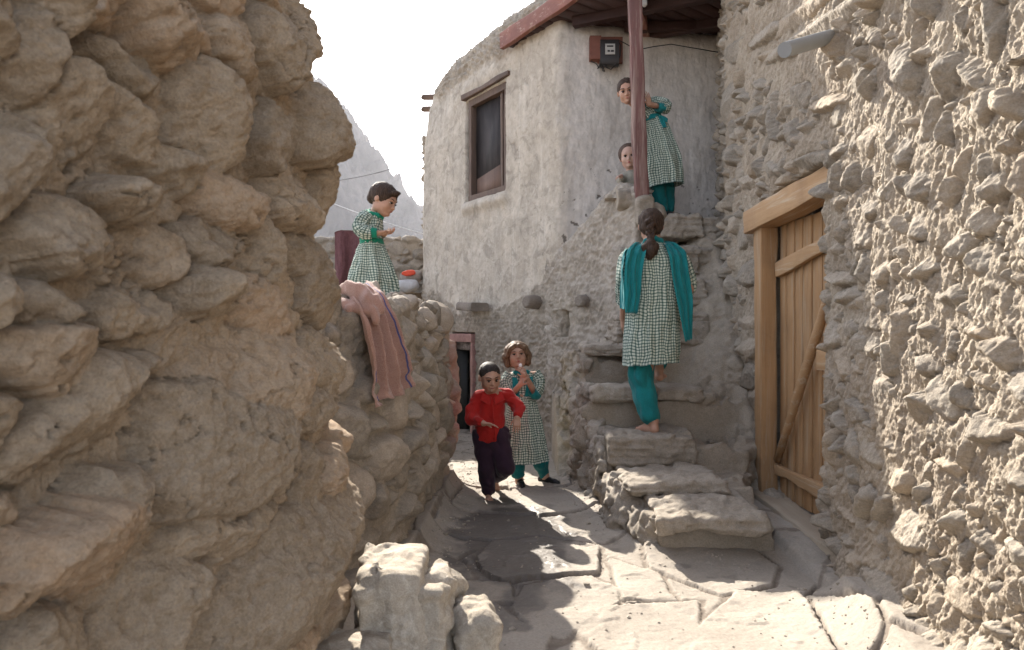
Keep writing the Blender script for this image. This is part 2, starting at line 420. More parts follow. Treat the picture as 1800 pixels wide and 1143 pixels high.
def m_ground():
    m, nt, b = newmat('trodden dust over flagstones'); v = coords(nt)
    n1 = noise_n(nt, v, 1.7, 6, .6, .5); n2 = noise_n(nt, v, 11, 7, .65); n3 = noise_n(nt, v, 90, 4, .7)
    flag = mixc(nt, ramp(nt, n1, .35, .65), (0.280, 0.244, 0.204, 1), (0.368, 0.328, 0.280, 1))
    dust = mixc(nt, ramp(nt, n2, .35, .65), (0.148, 0.120, 0.096, 1), (0.248, 0.208, 0.168, 1))
    c = mixc(nt, attr(nt, 'flag'), dust, flag)
    c = mixc(nt, ramp(nt, n2, .55, .72, 0, .5), c, (0.264, 0.232, 0.200, 1))
    wet_shade = attr(nt, 'wet_shade'); c = mixc(nt, mathn(nt, 'MULTIPLY', wet_shade, .82), c, (0.080, 0.068, 0.060, 1))  # damp tone, deepened so the lane's shaded side is painted darker
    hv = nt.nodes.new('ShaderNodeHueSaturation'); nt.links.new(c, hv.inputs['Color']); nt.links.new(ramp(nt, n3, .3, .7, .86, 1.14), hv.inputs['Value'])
    nt.links.new(hv.outputs[0], b.inputs['Base Color']); nt.links.new(ramp(nt, wet_shade, 0, 1, .9, .5), b.inputs['Roughness']); b.inputs['Specular IOR Level'].default_value = .3
    bump(nt, b, mathn(nt, 'ADD', n2, mathn(nt, 'MULTIPLY', n3, .3)), .008, .7)
    return m
M['ground'] = m_ground()
M['doorwood'] = m_wood('honey coloured poplar', (.36, .205, .095, 1), (.45, .275, .14, 1), (.26, .155, .08, 1), 'z', 1.0, .002, worn=(.42, .33, .23, 1), worn_amt=.6)
M['doorwood_y'] = m_wood('honey coloured poplar along', (.38, .225, .11, 1), (.46, .30, .165, 1), (.28, .17, .095, 1), 'y', 1.0, .002, worn=(.50, .41, .31, 1), worn_amt=.5)
M['sillwood'] = m_wood('weathered sill timber', (.34, .28, .215, 1), (.40, .34, .265, 1), (.30, .225, .155, 1), 'y', 1.0, .003)
M['redwood'] = m_wood('red painted worn timber', (.13, .055, .048, 1), (.19, .09, .078, 1), (.085, .045, .04, 1), 'z', .9, .002, .6, worn=(.36, .27, .23, 1), worn_amt=.75)
M['redwood_y'] = m_wood('red painted worn beam', (.20, .07, .05, 1), (.28, .12, .085, 1), (.14, .055, .045, 1), 'y', .7, .002, .6, worn=(.38, .26, .2, 1), worn_amt=.3)
M['ceilwood'] = m_wood('sooty ceiling boards', (.032, .013, .011, 1), (.05, .022, .018, 1), (.022, .011, .010, 1), 'y', .6, .002, .7)
M['darkwood'] = m_wood('old dark window timber', (.10, .065, .05, 1), (.15, .10, .075, 1), (.07, .05, .04, 1), 'z', .8, .002, .7)
M['shutter'] = m_wood('grey brown shutter board', (.14, .085, .065, 1), (.19, .12, .09, 1), (.10, .07, .055, 1), 'z', .6, .002, .7)
M['greywood'] = m_wood('silver weathered log', (.17, .14, .115, 1), (.25, .21, .175, 1), (.10, .085, .07, 1), 'x', 1.4, .004, .85)

# ================================================================ pieces of timber
def timber(name, a, b, w, h, mat, parent, up=(0, 0, 1), wob=.004, seed=0, bev=.006, nseg=14):
    'a sawn or hewn length of wood from a to b, w across, h along up, edges worn and faces slightly out of true'
    a = np.array(a, float); b = np.array(b, float); d = b-a; L = np.linalg.norm(d); d /= L
    up = np.array(up, float); sd = np.cross(d, up); sd /= np.linalg.norm(sd); up = np.cross(sd, d)
    k = bev; hw, hh = w/2, h/2
    prof = []
    for cx, cy, a0 in ((hw-k, hh-k, 0), (-hw+k, hh-k, 90), (-hw+k, -hh+k, 180), (hw-k, -hh+k, 270)):
        for t in (0, 45, 90): prof.append((cx+k*math.cos(rad(a0+t)), cy+k*math.sin(rad(a0+t))))
    n0 = len(prof); prof2 = []
    for i in range(n0):
        p, q = prof[i], prof[(i+1) % n0]; prof2.append(p)
        if math.dist(p, q) > k*2: prof2 += [tuple(np.array(p)*(1-t)+np.array(q)*t) for t in (.25, .5, .75)]
    prof = np.array(prof2); n = len(prof); V = []
    ts = np.linspace(0, 1, nseg)
    for i, t in enumerate(ts):
        x, y = prof[:, 0], prof[:, 1]
        sc = 1+wob*3*noise2(np.array([t*L*2.5]), np.array([seed*3.1]), seed)[0]/max(w, h)
        ox = wob*noise2(np.array([t*L*1.3]), np.array([seed+.5]), seed+1)[0]; oy = wob*noise2(np.array([t*L*1.3]), np.array([seed+7.5]), seed+2)[0]
        r = wob*.35*noise2(x*40+seed, y*40+t*L*6, seed+3)
        V.append(a+d*L*t+np.outer(x*sc+ox+r*np.sign(x), sd)+np.outer(y*sc+oy+r*np.sign(y), up))
    V = np.concatenate(V); F = []
    for i in range(nseg-1):
        for j in range(n): F.append((i*n+j, i*n+(j+1) % n, (i+1)*n+(j+1) % n, (i+1)*n+j))
    c0 = len(V); V = np.concatenate([V, [V[:n].mean(0)], [V[-n:].mean(0)]])
    e0 = (nseg-1)*n
    for j in range(n):
        F.append((c0, (j+1) % n, j, c0)); F.append((c0+1, e0+j, e0+(j+1) % n, c0+1))
    me = bpy.data.meshes.new(name)
    po = Vector(parent_world(parent)) if parent is not None else Vector((0, 0, 0)); org = Vector(a) if parent is None else po
    me.from_pydata([tuple(Vector(v)-org) for v in V], [], [f if f[0] != f[3] else f[:3] for f in F])
    for p in me.polygons: p.use_smooth = True
    me.materials.append(mat); me.update()
    o = bpy.data.objects.new(name, me); link(o, parent); o.location = org-po
    try: me.set_sharp_from_angle(angle=rad(40))
    except Exception: pass
    return o
def tube(name, pts, r, mat, parent=None, n=8, closed_ends=True, jitter=0, seed=0):
    pts = [np.array(p, float) for p in pts]; V = []; F = []
    rs = r if isinstance(r, (list, tuple)) else [r]*len(pts)
    prev = None
    for i, p in enumerate(pts):
        t = pts[min(i+1, len(pts)-1)]-pts[max(i-1, 0)]; t /= np.linalg.norm(t)+1e-9
        ref = np.array([0, 0, 1.0]) if abs(t[2]) < .9 else np.array([1.0, 0, 0])
        if prev is not None: ref = prev
        s = np.cross(t, ref); s /= np.linalg.norm(s)+1e-9; u = np.cross(s, t); prev = u
        for j in range(n):
            a = 2*math.pi*j/n; q = 1+jitter*math.sin(j*2.3+i*1.7+seed)
            V.append(p+(s*math.cos(a)+u*math.sin(a))*rs[i]*q)
    for i in range(len(pts)-1):
        for j in range(n): F.append((i*n+j, i*n+(j+1) % n, (i+1)*n+(j+1) % n, (i+1)*n+j))
    if closed_ends: F.append(tuple(range(n))[::-1]); F.append(tuple(range((len(pts)-1)*n, len(pts)*n)))
    me = bpy.data.meshes.new(name)
    po = Vector(parent_world(parent)) if parent is not None else Vector((0, 0, 0)); org = po if parent is not None else Vector(pts[0])
    me.from_pydata([tuple(Vector(v)-org) for v in V], [], F)
    for p in me.polygons: p.use_smooth = len(p.vertices) == 4
    me.materials.append(mat); me.update()
    o = bpy.data.objects.new(name, me); link(o, parent); o.location = org-po
    return o
def densify(path, d=.09):
    out = [path[0]]
    for a, b in zip(path[:-1], path[1:]):
        L = math.dist(a, b)
        if L > 2.5*d:
            for t in (d/L, 1-d/L): out.append((a[0]+(b[0]-a[0])*t, a[1]+(b[1]-a[1])*t))
        out.append(b)
    return out

# ================================================================ near left wall
NA, NB = -.902, .247                      # base line X = NA + NB*Y
def near_uv(px, py):
    k = (px-900)/1200; Y = NA/(k-NB); return Y, EYE-(py-580)/1200*Y, Y/1200.
NEAR = [(270,70,95,58,10),(365,75,50,55,0),(337,205,68,88,15),(180,112,64,44,35),(95,190,66,95,20),(15,110,55,80,0),(15,265,40,75,0),
 (205,235,78,48,38),(450,90,45,75,0),(505,60,36,72,5),(552,45,28,55,0),(533,215,38,76,0),(577,235,26,78,0),(450,250,45,58,0),(182,352,52,40,32),
 (72,418,78,78,0),(275,305,48,42,0),(355,352,62,48,10),(490,345,50,55,0),(578,345,30,70,0),(530,432,35,52,0),(178,462,42,50,0),(262,440,36,50,0),
 (340,430,46,45,0),(430,440,46,62,0),(215,545,62,40,-12),(330,520,56,50,0),(440,540,60,54,0),(560,510,45,62,0),(594,580,24,52,0),(30,535,60,40,0),
 (60,625,92,66,-25),(140,715,158,80,-32),(400,662,102,94,0),(330,790,112,112,20),(100,985,135,95,-20),(172,868,66,58,0),(345,925,86,52,0),
 (462,985,142,108,-22),(240,1060,80,92,15),(545,640,50,66,0),(525,712,80,30,-18),(555,830,46,48,0),(492,835,34,55,20),(606,880,46,56,0),
 (606,972,52,40,-18),(575,1090,70,60,0),(590,765,32,34,0),(405,1180,120,60,0),(60,1150,90,70,0),(-60,300,70,90,0),(-80,520,80,80,0),(-90,760,90,90,0),
 (120,-10,70,60,0),(40,10,50,60,0),(-70,60,70,90,10),(210,-60,60,60,0),(330,-50,70,60,10),(440,-60,60,70,0),(540,-80,50,70,0)]
def near_fn(U1, V1, Ug, Vg, px, py):
    rng = random.Random(5)
    WU = .034*fbm2(Ug*9, Vg*9, 3, 4)+.008*fbm2(Ug*50, Vg*50, 4, 3); WV = .034*fbm2(Ug*9, Vg*9, 13, 4)+.008*fbm2(Ug*50, Vg*50, 14, 3)
    H = -.016+.016*fbm2(Ug*9, Vg*9, 21, 5)+0*Ug; T = np.zeros_like(H)-9
    u_of_y = lambda Y: float(np.interp(Y, py[:np.argmax(py)], U1[:np.argmax(py)]))
    seeds = []
    for (x, y, rx, ry, an) in NEAR:
        Y, z, s = near_uv(x, y)
        if Y > 1.80: Y = 1.80+(Y-1.8)*.8
        k = (x-900)/1200; sx = s*Y/abs(NA)*1.05*1200*s*1.0   # metres of wall per pixel across (foreshortened)
        dY = abs(NA/((x+1-900)/1200-NB)-Y) if Y <= 1.79 else s*1.6
        seeds.append([u_of_y(min(Y, py.max()-.01)), z, max(rx*dY*1.12, .02), ry*s*1.20, -rad(an)*.8, rng.uniform(.042, .095)*(.6+.5*min(rx, ry)/70), rng.choice([5, 7, 12]), rng.uniform(.24, .40), .040])
    ex = scatter(rng, U1[0], U1[-1], V1[0], V1[-1], .022, .07, 3000, seeds, .86, 1.3, .6)
    seeds += [[a, b, c*1.15, d*1.15, rng.uniform(-1.6, 1.6), rng.uniform(.008, .028), 4, .45, .02] for a, b, c, d in ex]
    G = np.ones_like(H); lay_stones(H, T, U1, V1, seeds, WU, WV, rng, G, (.2, .8), 2, .75); H -= .030*(1-sstep(0, .8, G))*sstep(-.35, .05, fbm2(Ug*4, Vg*4, 36, 3))
    st = (T > -5).astype(float); T = np.where(T < -5, 0, T)
    # mud skin smooths and pits
    H = H+.013*fbm2(Ug*10, Vg*8, 30, 4)+.011*fbm2(Ug*24, Vg*24, 31, 5, .68, True)+.0065*fbm2(Ug*60, Vg*56, 32, 4, .6)+.03*fbm2(Ug*2.2, Vg*1.8, 35, 2)
    cr_ = np.abs(fbm2(Ug*4+WU*8, Vg*4.5+WV*8, 38, 4)); H -= .02*(1-sstep(0, .022, cr_))*sstep(-.1, .2, fbm2(Ug*3, Vg*3, 39, 2))
    pit = fbm2(Ug*26, Vg*26, 37, 3); H -= .013*sstep(.36, .6, pit)
    H += .055*np.exp(-((Vg-.78)/.20)**2)*sstep(1.7, 2.15, Ug)+.038*(1-sstep(1.80, 1.97, Vg))*sstep(1.5, 2.0, Ug)-.050*sstep(1.90, 2.00, Vg)*sstep(1.5, 2.0, Ug)
    return H+.01, {'tint': T, 'st': st*.7}
pth = densify([(-1.02, -.5), (-.86, .17), (-.585, 1.28), (-.535, 1.62), (-.525, 1.74), (-.66, 1.88), (-1.0, 2.1), (-1.8, 2.15)], .06)
nw = wall_mesh('stone_wall', pth, (0.0, 3.2), lambda u: 3.2+0*u, .0035, .0038, near_fn, M['nearwall'], cap=.5, rr=.1, side=1,
               u_nodes=np.concatenate([np.arange(0, .9, .008), np.arange(.9, 2.9, .0034), np.arange(2.9, 3.9, .012)]))
tag(nw, 'tall brown wall of bulging mud covered stones filling the left of the view', 'wall')

# ================================================================ right wall with the wooden door
RP = densify([(1.34, .4), (1.44, 1.6), (1.52, 2.2), (1.585, 2.8), (1.675, 3.6), (1.72, 4.2), (1.765, 4.8), (1.80, 5.5), (1.81, 5.80), (1.90, 5.95), (2.35, 7.7)], .08)
def right_uv(px, py):
    Y = 1.29/((px-900)/1200-.080); return Y, EYE-(py-580)/1200*Y, Y/1200
RIGHT = [(1365,35,62,15,-38),(1392,62,72,17,-40),(1322,62,26,18,-20),(1278,92,24,18,-20),(1305,112,22,18,0),(1330,95,20,14,-30),(1268,185,15,36,10),(1377,175,15,27,5),(1424,182,30,15,-20),
 (1448,200,20,20,0),(1607,208,22,40,12),(1635,225,11,34,22),(1400,288,32,17,-10),(1438,268,25,14,-10),(1345,300,24,16,-30),(1300,320,24,14,-20),(1516,682,25,27,0),(1470,722,20,24,0),(1562,935,44,34,20),
 (1552,835,20,28,0),(1706,752,46,30,-5),(1768,838,34,30,0),(1692,900,21,16,20),(1712,962,24,18,-20),(1632,525,36,28,0),(1462,905,22,13,-5),(1460,948,18,12,0),(1775,102,22,10,-15),(1662,432,22,26,0),
 (1442,366,22,18,15),(1440,488,28,12,-10),(1458,520,22,14,0),(1560,270,16,30,15),(1530,330,18,26,10),(1500,240,16,30,10),(1480,150,18,28,0),(1550,120,18,34,15),(1465,120,22,16,-20),(1700,300,22,30,10),
 (1590,390,18,34,15),(1480,420,16,26,10),(1520,480,18,26,0),(1600,640,26,20,0),(1585,720,34,24,10),(1500,800,22,28,0),(1470,790,16,30,0),(1500,985,24,34,10),(1540,1050,34,40,0),(1660,1050,40,30,0),
 (1760,970,34,26,0),(1740,620,26,30,0),(1480,600,16,26,0),(1450,640,16,30,0),(1462,580,20,16,0),(1640,820,24,20,0),(1300,560,18,22,0),(1300,610,22,18,0),(1295,660,20,22,0),(1308,705,24,20,0),(1300,480,18,26,0),(1290,420,18,20,0),(1310,755,20,18,0)]
def right_fn(U1, V1, Ug, Vg, px, py):
    rng = random.Random(11)
    WU = .016*fbm2(Ug*14, Vg*14, 53, 4)+.009*fbm2(Ug*50, Vg*50, 54, 3); WV = .016*fbm2(Ug*14, Vg*14, 63, 4)+.009*fbm2(Ug*50, Vg*50, 64, 3)
    sh = Ug+.35*Vg                                   # the mud was thrown on and ran down at a slant
    H = .040*fbm2(sh*4.2+1, Vg*3.0, 71, 4)+.016*fbm2(sh*19, Vg*8, 72, 5, .62, True)-.01
    T = np.zeros_like(H)-9; G = np.ones_like(H)
    py_m = np.argmax(py); u_of_y = lambda Y: float(np.interp(Y, py[:py_m], U1[:py_m]))
    seeds = []
    for (x, y, rx, ry, an) in RIGHT:
        Y, z, s = right_uv(x, y); dY = abs(1.29/((x+1-900)/1200-.080)-Y)
        a = -rad(an); rr1 = rx*dY; rr2 = ry*s
        if abs(an) > 30: rr1, rr2, a = rx*dY*1.1, ry*s*1.2, -rad(an)*.55
        seeds.append([u_of_y(min(Y, 5.7)), z, rr1*1.15, rr2*1.15, a*.6, rng.uniform(.04, .075), rng.choice([5, 8, 14]), rng.uniform(.28, .5), .035])
    ex = scatter(rng, U1[0], U1[-1], V1[0], V1[-1], .013, .085, 7500, seeds, .78, 2.4, .55)
    for a, b, c, d in ex:
        stony = a > 2.9 or b > 2.3 or rng.random() < .90
        if stony: seeds.append([a, b, c*1.08, d*1.08, rng.choice([-1.2, -.9, .9, 1.3, .2, 0])+rng.uniform(-.3, .3), (rng.uniform(.55, 1.7)*min(c, d)+.010)*(1.25 if a > 2.9 or b > 2.3 else .85), rng.choice([6, 10, 18]), rng.uniform(.22, .45), .024])
    lay_stones(H, T, U1, V1, seeds, WU, WV, rng, G, (.4, 1.4))
    st = (T > -5).astype(float); T = np.where(T < -5, 0, T)
    H -= .026*(1-sstep(0, 1, G))*sstep(-.45, -.05, fbm2(Ug*5, Vg*5, 76, 3))
    mudcover = sstep(.0, .5, fbm2(Ug*5, Vg*5, 91, 4))*(1-.6*sstep(2.9, 3.3, Ug))
    st = st*(1-.7*mudcover)
    H = H*(1-.35*mudcover)+.018*fbm2(sh*20, Vg*14, 81, 5, .65)*(1-.6*st)+(.004+.009*mudcover)*fbm2(Ug*48, Vg*38, 82, 4, .65, True)+.004*fbm2(Ug*120, Vg*100, 83, 3)*(1-.5*st)
    pit = fbm2(Ug*30, Vg*26, 87, 3); H -= .020*sstep(.34, .6, pit)*sstep(-.1, .3, fbm2(Ug*2, Vg*2, 88, 2))
    # foot of the wall spreads into the lane
    H += (.16*np.exp(-np.maximum(Vg, 0)/.13))*(1-sstep(2.6, 3.3, Ug))
    return H, {'tint': T, 'st': st}
DO0, DO1, DTOP = 3.70-.4, 4.90-.4, 2.14
_pts, _L = plan(RP, 0); _uy = lambda Y: float(np.interp(Y, _pts[:400, 1], _L[:400])) if len(_L) > 400 else float(np.interp(Y, _pts[_L < 5.3, 1], _L[_L < 5.3]))
DU0, DU1 = _uy(3.66), _uy(4.86)
def right_off(U, V):
    j = .015*fbm2(U*0+3, V*14, 99, 3); jt = .012*fbm2(U*12, V*0+2, 98, 3)
    inside = sstep(DU0-.012, DU0+.012, U+j)*(1-sstep(DU1-.01, DU1+.01, U))*(1-sstep(DTOP-.012, DTOP+.012, V+jt))
    over = .045*np.exp(-((V-DTOP-.14)/.12)**2)*sstep(DU0, DU0+.3, U)*(1-sstep(DU1-.2, DU1+.1, U))
    return -.36*inside+over
house = empty('stone_house', (1.7, 4.2, 0), 'rough pale mud and stone house wall on the right with a plank door', 'house')
un = [0.0]
while un[-1] < _L[-1]: un.append(un[-1]+(.02 if un[-1] < .8 else (.0042+.0011*max(0, un[-1]-1.6) if un[-1] < 5.7 else .02)))
wall_mesh('wall', RP, (-.15, 4.6), lambda u: 4.6+.05*np.sin(u*5), .005, .0062, right_fn, M['rightwall'], house, cap=.6, rr=.12, side=-1, u_nodes=np.array(un), off=right_off)

# door and its frame
df = timber('door_frame', (1.772, 4.765, .08), (1.767, 4.765, 2.0), .112, .14, M['doorwood'], house, up=(0, 1, 0), seed=3, wob=.006)
timber('jamb', (1.80, 3.62, .08), (1.80, 3.62, 2.0), .12, .12, M['doorwood'], df, up=(0, 1, 0), seed=4)
timber('lintel', (1.745, 4.92, 2.02), (1.775, 3.52, 2.09), .15, .155, M['doorwood_y'], df, seed=5, wob=.008, nseg=24)
timber('threshold', (1.725, 4.80, .075), (1.745, 3.45, .055), .19, .14, M['sillwood'], df, seed=6, wob=.012, nseg=24)
door = None
rng = random.Random(3)
ys = [4.69]; 
while ys[-1] > 3.66: ys.append(ys[-1]-rng.uniform(.085, .15))
def board_set():
    V = []; F = []; 
    for i, (a, b) in enumerate(zip(ys[:-1], ys[1:])):
        xo = 1.835+.06*(4.69-a)/1.0+rng.uniform(0, .006); n = 24; b += .004
        for k in range(n):
            z = .115+(1.965-.115)*k/(n-1)
            wv = .002*math.sin(z*5+i*2)+.0015*math.sin(z*13+i)
            for (yy, dx) in ((a-.001, .02), (a-.001, .003), (a-.004, 0), ((a+b)/2, -.001+.002*math.sin(z*3+i)), (b+.004, 0), (b+.001, .003), (b+.001, .02)):
                V.append((xo+dx, yy+wv, z))
        m = 7; o = len(V)-n*m
        for k in range(n-1):
            for j in range(m-1): F.append((o+k*m+j, o+(k+1)*m+j, o+(k+1)*m+j+1, o+k*m+j+1))
    return np.array(V), np.array(F)
V_, F_ = board_set()
door = mesh_np('door', V_, F_, M['doorwood'], house)
timber('batten', (1.815, 4.67, 1.66), (1.86, 3.68, 1.80), .035, .095, M['doorwood_y'], door, seed=8, wob=.006)
timber('batten', (1.82, 4.02, 1.07), (1.85, 3.66, 1.07), .05, .12, M['doorwood_y'], door, seed=9, wob=.008)
timber('batten', (1.812, 4.66, .30), (1.86, 3.66, .30), .045, .075, M['doorwood_y'], door, seed=10, wob=.010)
tube('brace', [(1.800, 4.63, .365), (1.800, 4.45, .62), (1.803, 4.28, .88), (1.806, 4.08, 1.17), (1.81, 3.86, 1.50), (1.81, 3.76, 1.68)], [.024, .027, .029, .028, .026, .022], M['doorwood_y'], door, n=12, jitter=.06)
# waste pipe
def pipe():
    a = np.array(P(1379, 88, 3.22)); b = np.array(P(1466, 63, 3.50))
    m = m_simple('grey plastic pipe', (.24, .25, .26, 1), .5, var=.08, s=8)
    o = tube('waste_pipe', [b, a, a+(b-a)*.001, a+(b-a)*.4], [.036, .036, .031, .031], m, house, n=20, closed_ends=False)
    o.data.set_sharp_from_angle(angle=rad(40)); return o
pipe()

# ================================================================ the plastered house across the lane
S0 = np.array([.49, 6.9]); SD = np.array([-.573, .819])
def sp(s): return tuple(S0+SD*s)
BP = densify([(3.0, 7.35), (.52, 6.92), sp(.05), sp(3.02), (-1.22, 9.62), (-1.0, 10.8)], .13)
_bp, _bl = plan(BP, 0)
UC = float(_bl[np.argmin(np.hypot(_bp[:, 0]-.49, _bp[:, 1]-6.9))])
def S_of(U): return U-UC
def mudline(S):
    'height of the edge between plaster and bare mud, along the wall (S>0 under the window, S<0 the porch wall)'
    return np.interp(S, [-3, -1.0, -.6, -.3, -.05, .1, .5, 1.0, 2.0, 2.6, 3.0], [2.3, 2.35, 2.5, 2.35, 2.05, 1.9, 1.65, 1.45, 1.5, 1.72, 1.8])
def bld_fn(U1, V1, Ug, Vg, px, py):
    S = S_of(Ug); n = fbm2(Ug*3.2, Vg*3.2, 7, 5)
    ml = mudline(S)+.20*n+.05*fbm2(Ug*14, Vg*14, 8, 3)
    mud = 1-sstep(-.02, .03, Vg-ml)
    rim = sstep(4.30, 4.50, Vg+.22*n)*(S > .3)
    patch = sstep(.42, .50, fbm2(Ug*1.9+5, Vg*1.6, 17, 4))*sstep(0, .3, S)*.8
    mud = np.maximum(mud, patch*sstep(0, 1.5, 3.2-Vg))
    white = 1-sstep(-.16, .06, S+.10*n)
    H = .024*fbm2(Ug*2.2, Vg*1.6, 9, 4)+.010*fbm2(Ug*9, Vg*3.0, 10, 5, .6)+.003*fbm2(Ug*40, Vg*30, 12, 3)
    rough = .045*fbm2(Ug*8, Vg*9, 19, 5, .62, True)+.018*fbm2(Ug*30, Vg*30, 20, 4)-.022
    H = H+mud*rough*(.45+.55*sstep(-.2, .3, fbm2(Ug*2, Vg*2, 23, 3)))
    # cracks in the render
    w1 = fbm2(Ug*3, Vg*3, 41, 4)*.35
    cr = np.abs(fbm2(Ug*2.3+w1, Vg*1.2+w1, 42, 3)); H -= .008*(1-sstep(0, .014, cr))*(S > -.05)*(1-mud)
    ch = fbm2(Ug*11, Vg*11, 51, 4); near = np.clip(1-np.abs(Vg-ml-.15)/.45, 0, 1)
    chip = sstep(.50, .54, ch+.26*near-.06)*(1-mud)*np.where(S < .1, 1, .35)*(near > 0)
    H = H-.005*chip; chip = np.maximum(chip, .55*(1-sstep(0, .008, cr))*(1-mud)*sstep(.0, .25, fbm2(Ug*1.7, Vg*1.7, 45, 3)))
    dots = sstep(.50, .56, fbm2(Ug*16, Vg*16, 47, 3))*sstep(-.1, .2, fbm2(Ug*1.3, Vg*1.3, 48, 2))*(1-mud)*(S > -.02); chip = np.maximum(chip, .5*dots); H = H-.004*dots
    H = H+rim*(.055*fbm2(Ug*8, Vg*9, 61, 4, .6, True)+.02*fbm2(Ug*30, Vg*30, 62, 3))
    # exposed courses of stones low on the left
    T = np.zeros_like(H)
    # window and small openings: reveals
    def hole(s0, s1, z0, z1, dep, e=.012):
        j = .012*fbm2(Ug*8, Vg*8, 77, 3)
        return -dep*sstep(s0-e, s0+e, S+j)*(1-sstep(s1-e, s1+e, S+j))*sstep(z0-e, z0+e, Vg+j)*(1-sstep(z1-e, z1+e, Vg+j))
    H = H+hole(.97, 1.86, 2.83, 4.06, .16)+hole(1.64, 2.16, -.4, 1.21, .30)
    # the sill lump and the swelling over the window
    H += .05*np.exp(-((Vg-2.74)/.07)**2)*sstep(.85, 1.0, S)*(1-sstep(1.85, 2.0, S))
    H += .035*np.exp(-((S-1.40)/.62)**2)*np.exp(-((Vg-4.25)/.10)**2)
    return H, {'mud': np.clip(mud+.7*rim, 0, 1), 'white': white*(1-rim), 'chip': chip}
def bld_top(u):
    s = u-UC
    base = np.interp(s, [-3, -.1, .3, .9, 1.6, 2.4, 2.85, 3.05, 3.3, 4.2], [4.45, 4.5, 4.86, 4.84, 4.82, 4.82, 4.66, 4.42, 4.2, 4.2])
    return base+.05*fbm2(u*3, u*0, 5, 4)
def bld_off(U, V):
    s = S_of(U); return -.08*sstep(3.3, 4.6, V)**2*sstep(.9, 2.6, s)-.04*sstep(0, 1, (V-2)/2.5)*sstep(.5, 3, s)
bld = empty('plastered_house', (.2, 7.4, 0), 'two storey mud house with cracked cream plaster, dark window and covered porch', 'house')
bu = np.concatenate([np.arange(0, UC-2.3, .05), np.arange(UC-2.3, UC+3.4, .0085), np.arange(UC+3.4, _bl[-1], .05)])
wall_mesh('wall', BP, (-.45, 4.8), bld_top, .01, .0095, bld_fn, M['plaster'], bld, cap=1.0, rr=.28, side=-1, u_nodes=bu, off=bld_off)
# lower wall carrying the porch
LP_ = densify([(1.19, 6.40), (1.19, 6.08), (1.10, 5.98), sp(-.25), sp(.25)], .08)
_lp, _ll = plan(LP_, 0)
def low_fn(U1, V1, Ug, Vg, px, py):
    n = fbm2(Ug*3.2, Vg*3.2, 107, 5); rng = random.Random(9)
    H = .03*fbm2(Ug*3, Vg*3, 109, 4)+.028*fbm2(Ug*8, Vg*8, 110, 5, .58, True)+.008*fbm2(Ug*34, Vg*30, 112, 3)-.01
    T = np.zeros_like(H)-9
    ex = scatter(rng, U1[0], U1[-1], 0, 2.6, .03, .09, 700, (), 1.0, 1.9, .6)
    Wq = .012*fbm2(Ug*12, Vg*12, 113, 3)
    lay_stones(H, T, U1, V1, [[a, b, c, d, rng.uniform(-.4, .4), rng.uniform(.01, .05), 5, .5, .03] for a, b, c, d in ex if rng.random() < (.8 if b < 1.6 else .35)], Wq, Wq, rng)
    s = (Ug-_ll[-1])
    top = np.interp(_x(Ug), [.4, .6, .95, 1.2], [2.1, 2.2, 2.45, 2.5])
    s_ = .25-(_ll[-1]-Ug); jj = .02*fbm2(Ug*9, Vg*9, 117, 3)
    H = H-.27*sstep(-.14, -.12, s_+jj)*(1-sstep(.045, .065, s_+jj))*sstep(1.17, 1.19, Vg+jj)*(1-sstep(1.43, 1.45, Vg+jj))
    return H, {'mud': np.clip(.85+.4*n, 0, 1), 'white': np.zeros_like(H)+.6, 'chip': np.zeros_like(H)}
def _x(U): return np.interp(U, _ll, _lp[:, 0])
def low_top(u): return np.interp(_x(u), [.40, .55, .75, .95, 1.14, 1.4], [2.02, 2.16, 2.40, 2.60, 2.44, 2.36])+.03*fbm2(u*6, u*0, 15, 4)
wall_mesh('porch_wall', LP_, (-.3, 2.55), low_top, .01, .01, low_fn, M['plaster'], bld, cap=.20, rr=.07, side=-1,
          u_nodes=np.arange(0, _ll[-1], .009))
# porch floor
def slab(name, poly, z0, z1, mat, parent, n=1):
    V = [(x, y, z1) for x, y in poly]+[(x, y, z0) for x, y in poly]; k = len(poly)
    F = [tuple(range(k))]+[tuple(range(2*k-1, k-1, -1))]+[(i, k+i, k+(i+1) % k, (i+1) % k) for i in range(k)]
    me = bpy.data.meshes.new(name); org = Vector(parent_world(parent)) if parent is not None else Vector((0, 0, 0))
    me.from_pydata([tuple(Vector(v)-org) for v in V], [], F); me.materials.append(mat); me.update()
    o = bpy.data.objects.new(name, me); link(o, parent); return o
slab('porch_floor', [(1.15, 6.12), (1.95, 6.10), (3.0, 6.2), (3.0, 7.45), (.6, 7.0)], 2.05, 2.236, M['stair'], bld)
